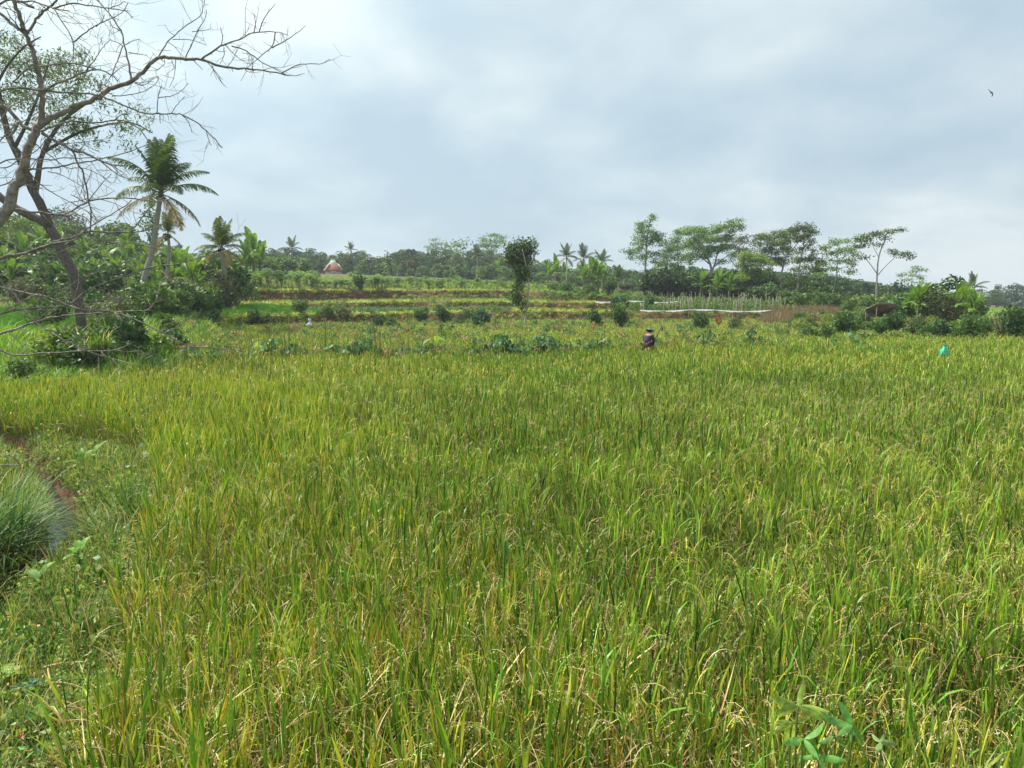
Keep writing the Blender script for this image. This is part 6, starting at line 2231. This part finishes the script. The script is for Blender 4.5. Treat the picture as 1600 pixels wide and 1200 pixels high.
def rag(name, off, w, h, col, label, seed, mat=None, cat='cloth'):
    q = np.random.RandomState(seed)
    mb = MB()
    nx, nz = 12, 14
    V = []
    for j in range(nz):
        f = j / (nz - 1)
        ww = w * (.18 + .82 * math.sin(math.pi * (.04 + .9 * f ** 1.25))) if name == 'bag_body' else w * (.25 + .75 * f + .3 * math.sin(f * 9 + seed))
        for i in range(nx):
            a_ = i / (nx - 1) * 2 * math.pi
            rr = ww / 2 * (1 + .22 * math.sin(3 * a_ + f * 4) + .16 * math.sin(7 * a_ - f * 3) + .08 * q.normal())
            V.append((rr * math.cos(a_), rr * math.sin(a_) * .6, -f * h))
    F_ = [(j * nx + i, j * nx + i + 1, (j + 1) * nx + i + 1, (j + 1) * nx + i) for j in range(nz - 1) for i in range(nx - 1)]
    mb.add(V, F_, None, col)
    o = mb.build(name, mat or M_CLOTH, smooth=True)
    o.location = off
    tag(o, label, cat)
    return o


rag('cloth', (cp.x + .05, cp.y - .05, cp.z + .34), .30, .5, (.72, .72, .78), 'white cloth bunched on a stick among the bushes at the bund', 1)
rag('cloth', (cp.x - .14, cp.y + .02, cp.z + .12), .30, .34, (.02, .02, .03), 'black cloth tied to the left of the white one', 2)
# green bag on a stick in the rice
bp = P(1476, 541, 27.0)
bgz = gz(bp.x, bp.y)
o = bpy.data.objects.new('stake', STK[1])
COL.objects.link(o)
o.location = (bp.x + .03, bp.y + .02, bgz)
o.scale = (1, 1, max(.3, (bp.z - bgz + .1) / 1.4))
tag(o, 'thin stick in the rice carrying the turquoise bag', 'stake')
bag = tag(empty('plastic_bag', bp), 'turquoise green plastic bag tied on a stick above the rice at the right', 'plastic bag')
q = rag('bag_body', (0, 0, 0), .32, .46, (.02, .50, .32), None, 3, M_PLAST)
for k_ in ('category', 'label'):
    if k_ in q:
        del q[k_]
q.parent = bag
mb = MB()
tube(mb, [(0, 0, -.02), (.0, 0, .03), (.03, 0, .06)], [.035, .018, .03], 8, (.01, .10, .08))
mb.build('knot', M_PLAST, bag)
# reddish plant and small white things
rp = at_ground(1124, 50)
rp = band_point(1124, 3, .55)
root = tag(empty('red_plant', rp), 'dark red leaved plant in the second rice field right of the person', 'plant')
mb = MB()
tube(mb, [(0, 0, 0), (.02, 0, .4), (0, 0, .8)], [.02, .016, .01], 5, (.2, .1, .08))
mb.build('stem', M_BARK, root)
mb = MB()
leaves(mb, in_ell(120, (0, 0, .75), (.25, .2, .35)), .16, .4, .3, (.26, .045, .03), .3)
mb.build('foliage', M_LEAF, root)

# ------------------------------------------------------------------ bird
bd = P(1549, 145, 48)
bird = tag(empty('bird', bd), 'small dark swallow gliding alone in the sky at the upper right', 'bird')
mb = MB()
pts = [(-.13, 0, 0), (-.10, 0, .005), (-.03, 0, .01), (.04, 0, .012), (.085, 0, .012), (.11, 0, .006), (.125, 0, .002)]
tube(mb, pts, [.006, .014, .028, .030, .024, .016, .003], 10, (.03, .03, .035))
mb.build('body', M_CLOTH, bird, smooth=True)
for sg, tipx, tipz in ((1, -.10, .26), (-1, -.16, -.30)):
    mb = MB()
    # swept thin wing with thickness, banked so that it shows from below
    Y_ = sg
    le = [(.06, 0, 0), (.07, .08 * Y_, .10 * sg), (.0, .16 * Y_, .20 * sg), (tipx, .22 * Y_, .30 * sg)]
    te = [(-.03, 0, 0), (-.02, .07 * Y_, .09 * sg), (-.06, .14 * Y_, .18 * sg), (tipx - .01, .21 * Y_, .29 * sg)]
    V = []
    for a_, b_ in zip(le, te):
        V += [a_, b_]
    V2 = [(x, y, z - .006) for x, y, z in V]
    V = V + V2
    n = 8
    F_ = []
    for i in range(3):
        F_.append((2 * i, 2 * i + 1, 2 * i + 3, 2 * i + 2))
        F_.append((n + 2 * i, n + 2 * i + 2, n + 2 * i + 3, n + 2 * i + 1))
        F_.append((2 * i, 2 * i + 2, n + 2 * i + 2, n + 2 * i))
        F_.append((2 * i + 1, n + 2 * i + 1, n + 2 * i + 3, 2 * i + 3))
    mb.add(V, F_, None, (.035, .035, .04))
    mb.build('wing', M_CLOTH, bird)
mb = MB()
for sg in (-1, 1):
    mb.add([(-.10, 0, .004), (-.12, sg * .012, .0), (-.24, sg * .05, -.0), (-.13, 0, 0)], [(0, 1, 2, 3)], None, (.03, .03, .035))
mb.build('tail', M_CLOTH, bird)
bird.rotation_euler = (0, 0, .15)

# ------------------------------------------------------------------ haze
HAZE = 0.00042
hm, t = mat_new('haze_air')
pv = N(t, 'ShaderNodeVolumePrincipled', ins={'Color': (.86, .92, 1.0, 1), 'Density': HAZE, 'Anisotropy': .3})
o = N(t, 'ShaderNodeOutputMaterial')
t.links.new(pv.outputs[0], o.inputs['Volume'])
mb = MB()
box(mb, (0, 470, 19), (4600, 1000, 42))
if HAZE > 0:
    hz_o = mb.build('haze', hm)
    tag(hz_o, kind='stuff')
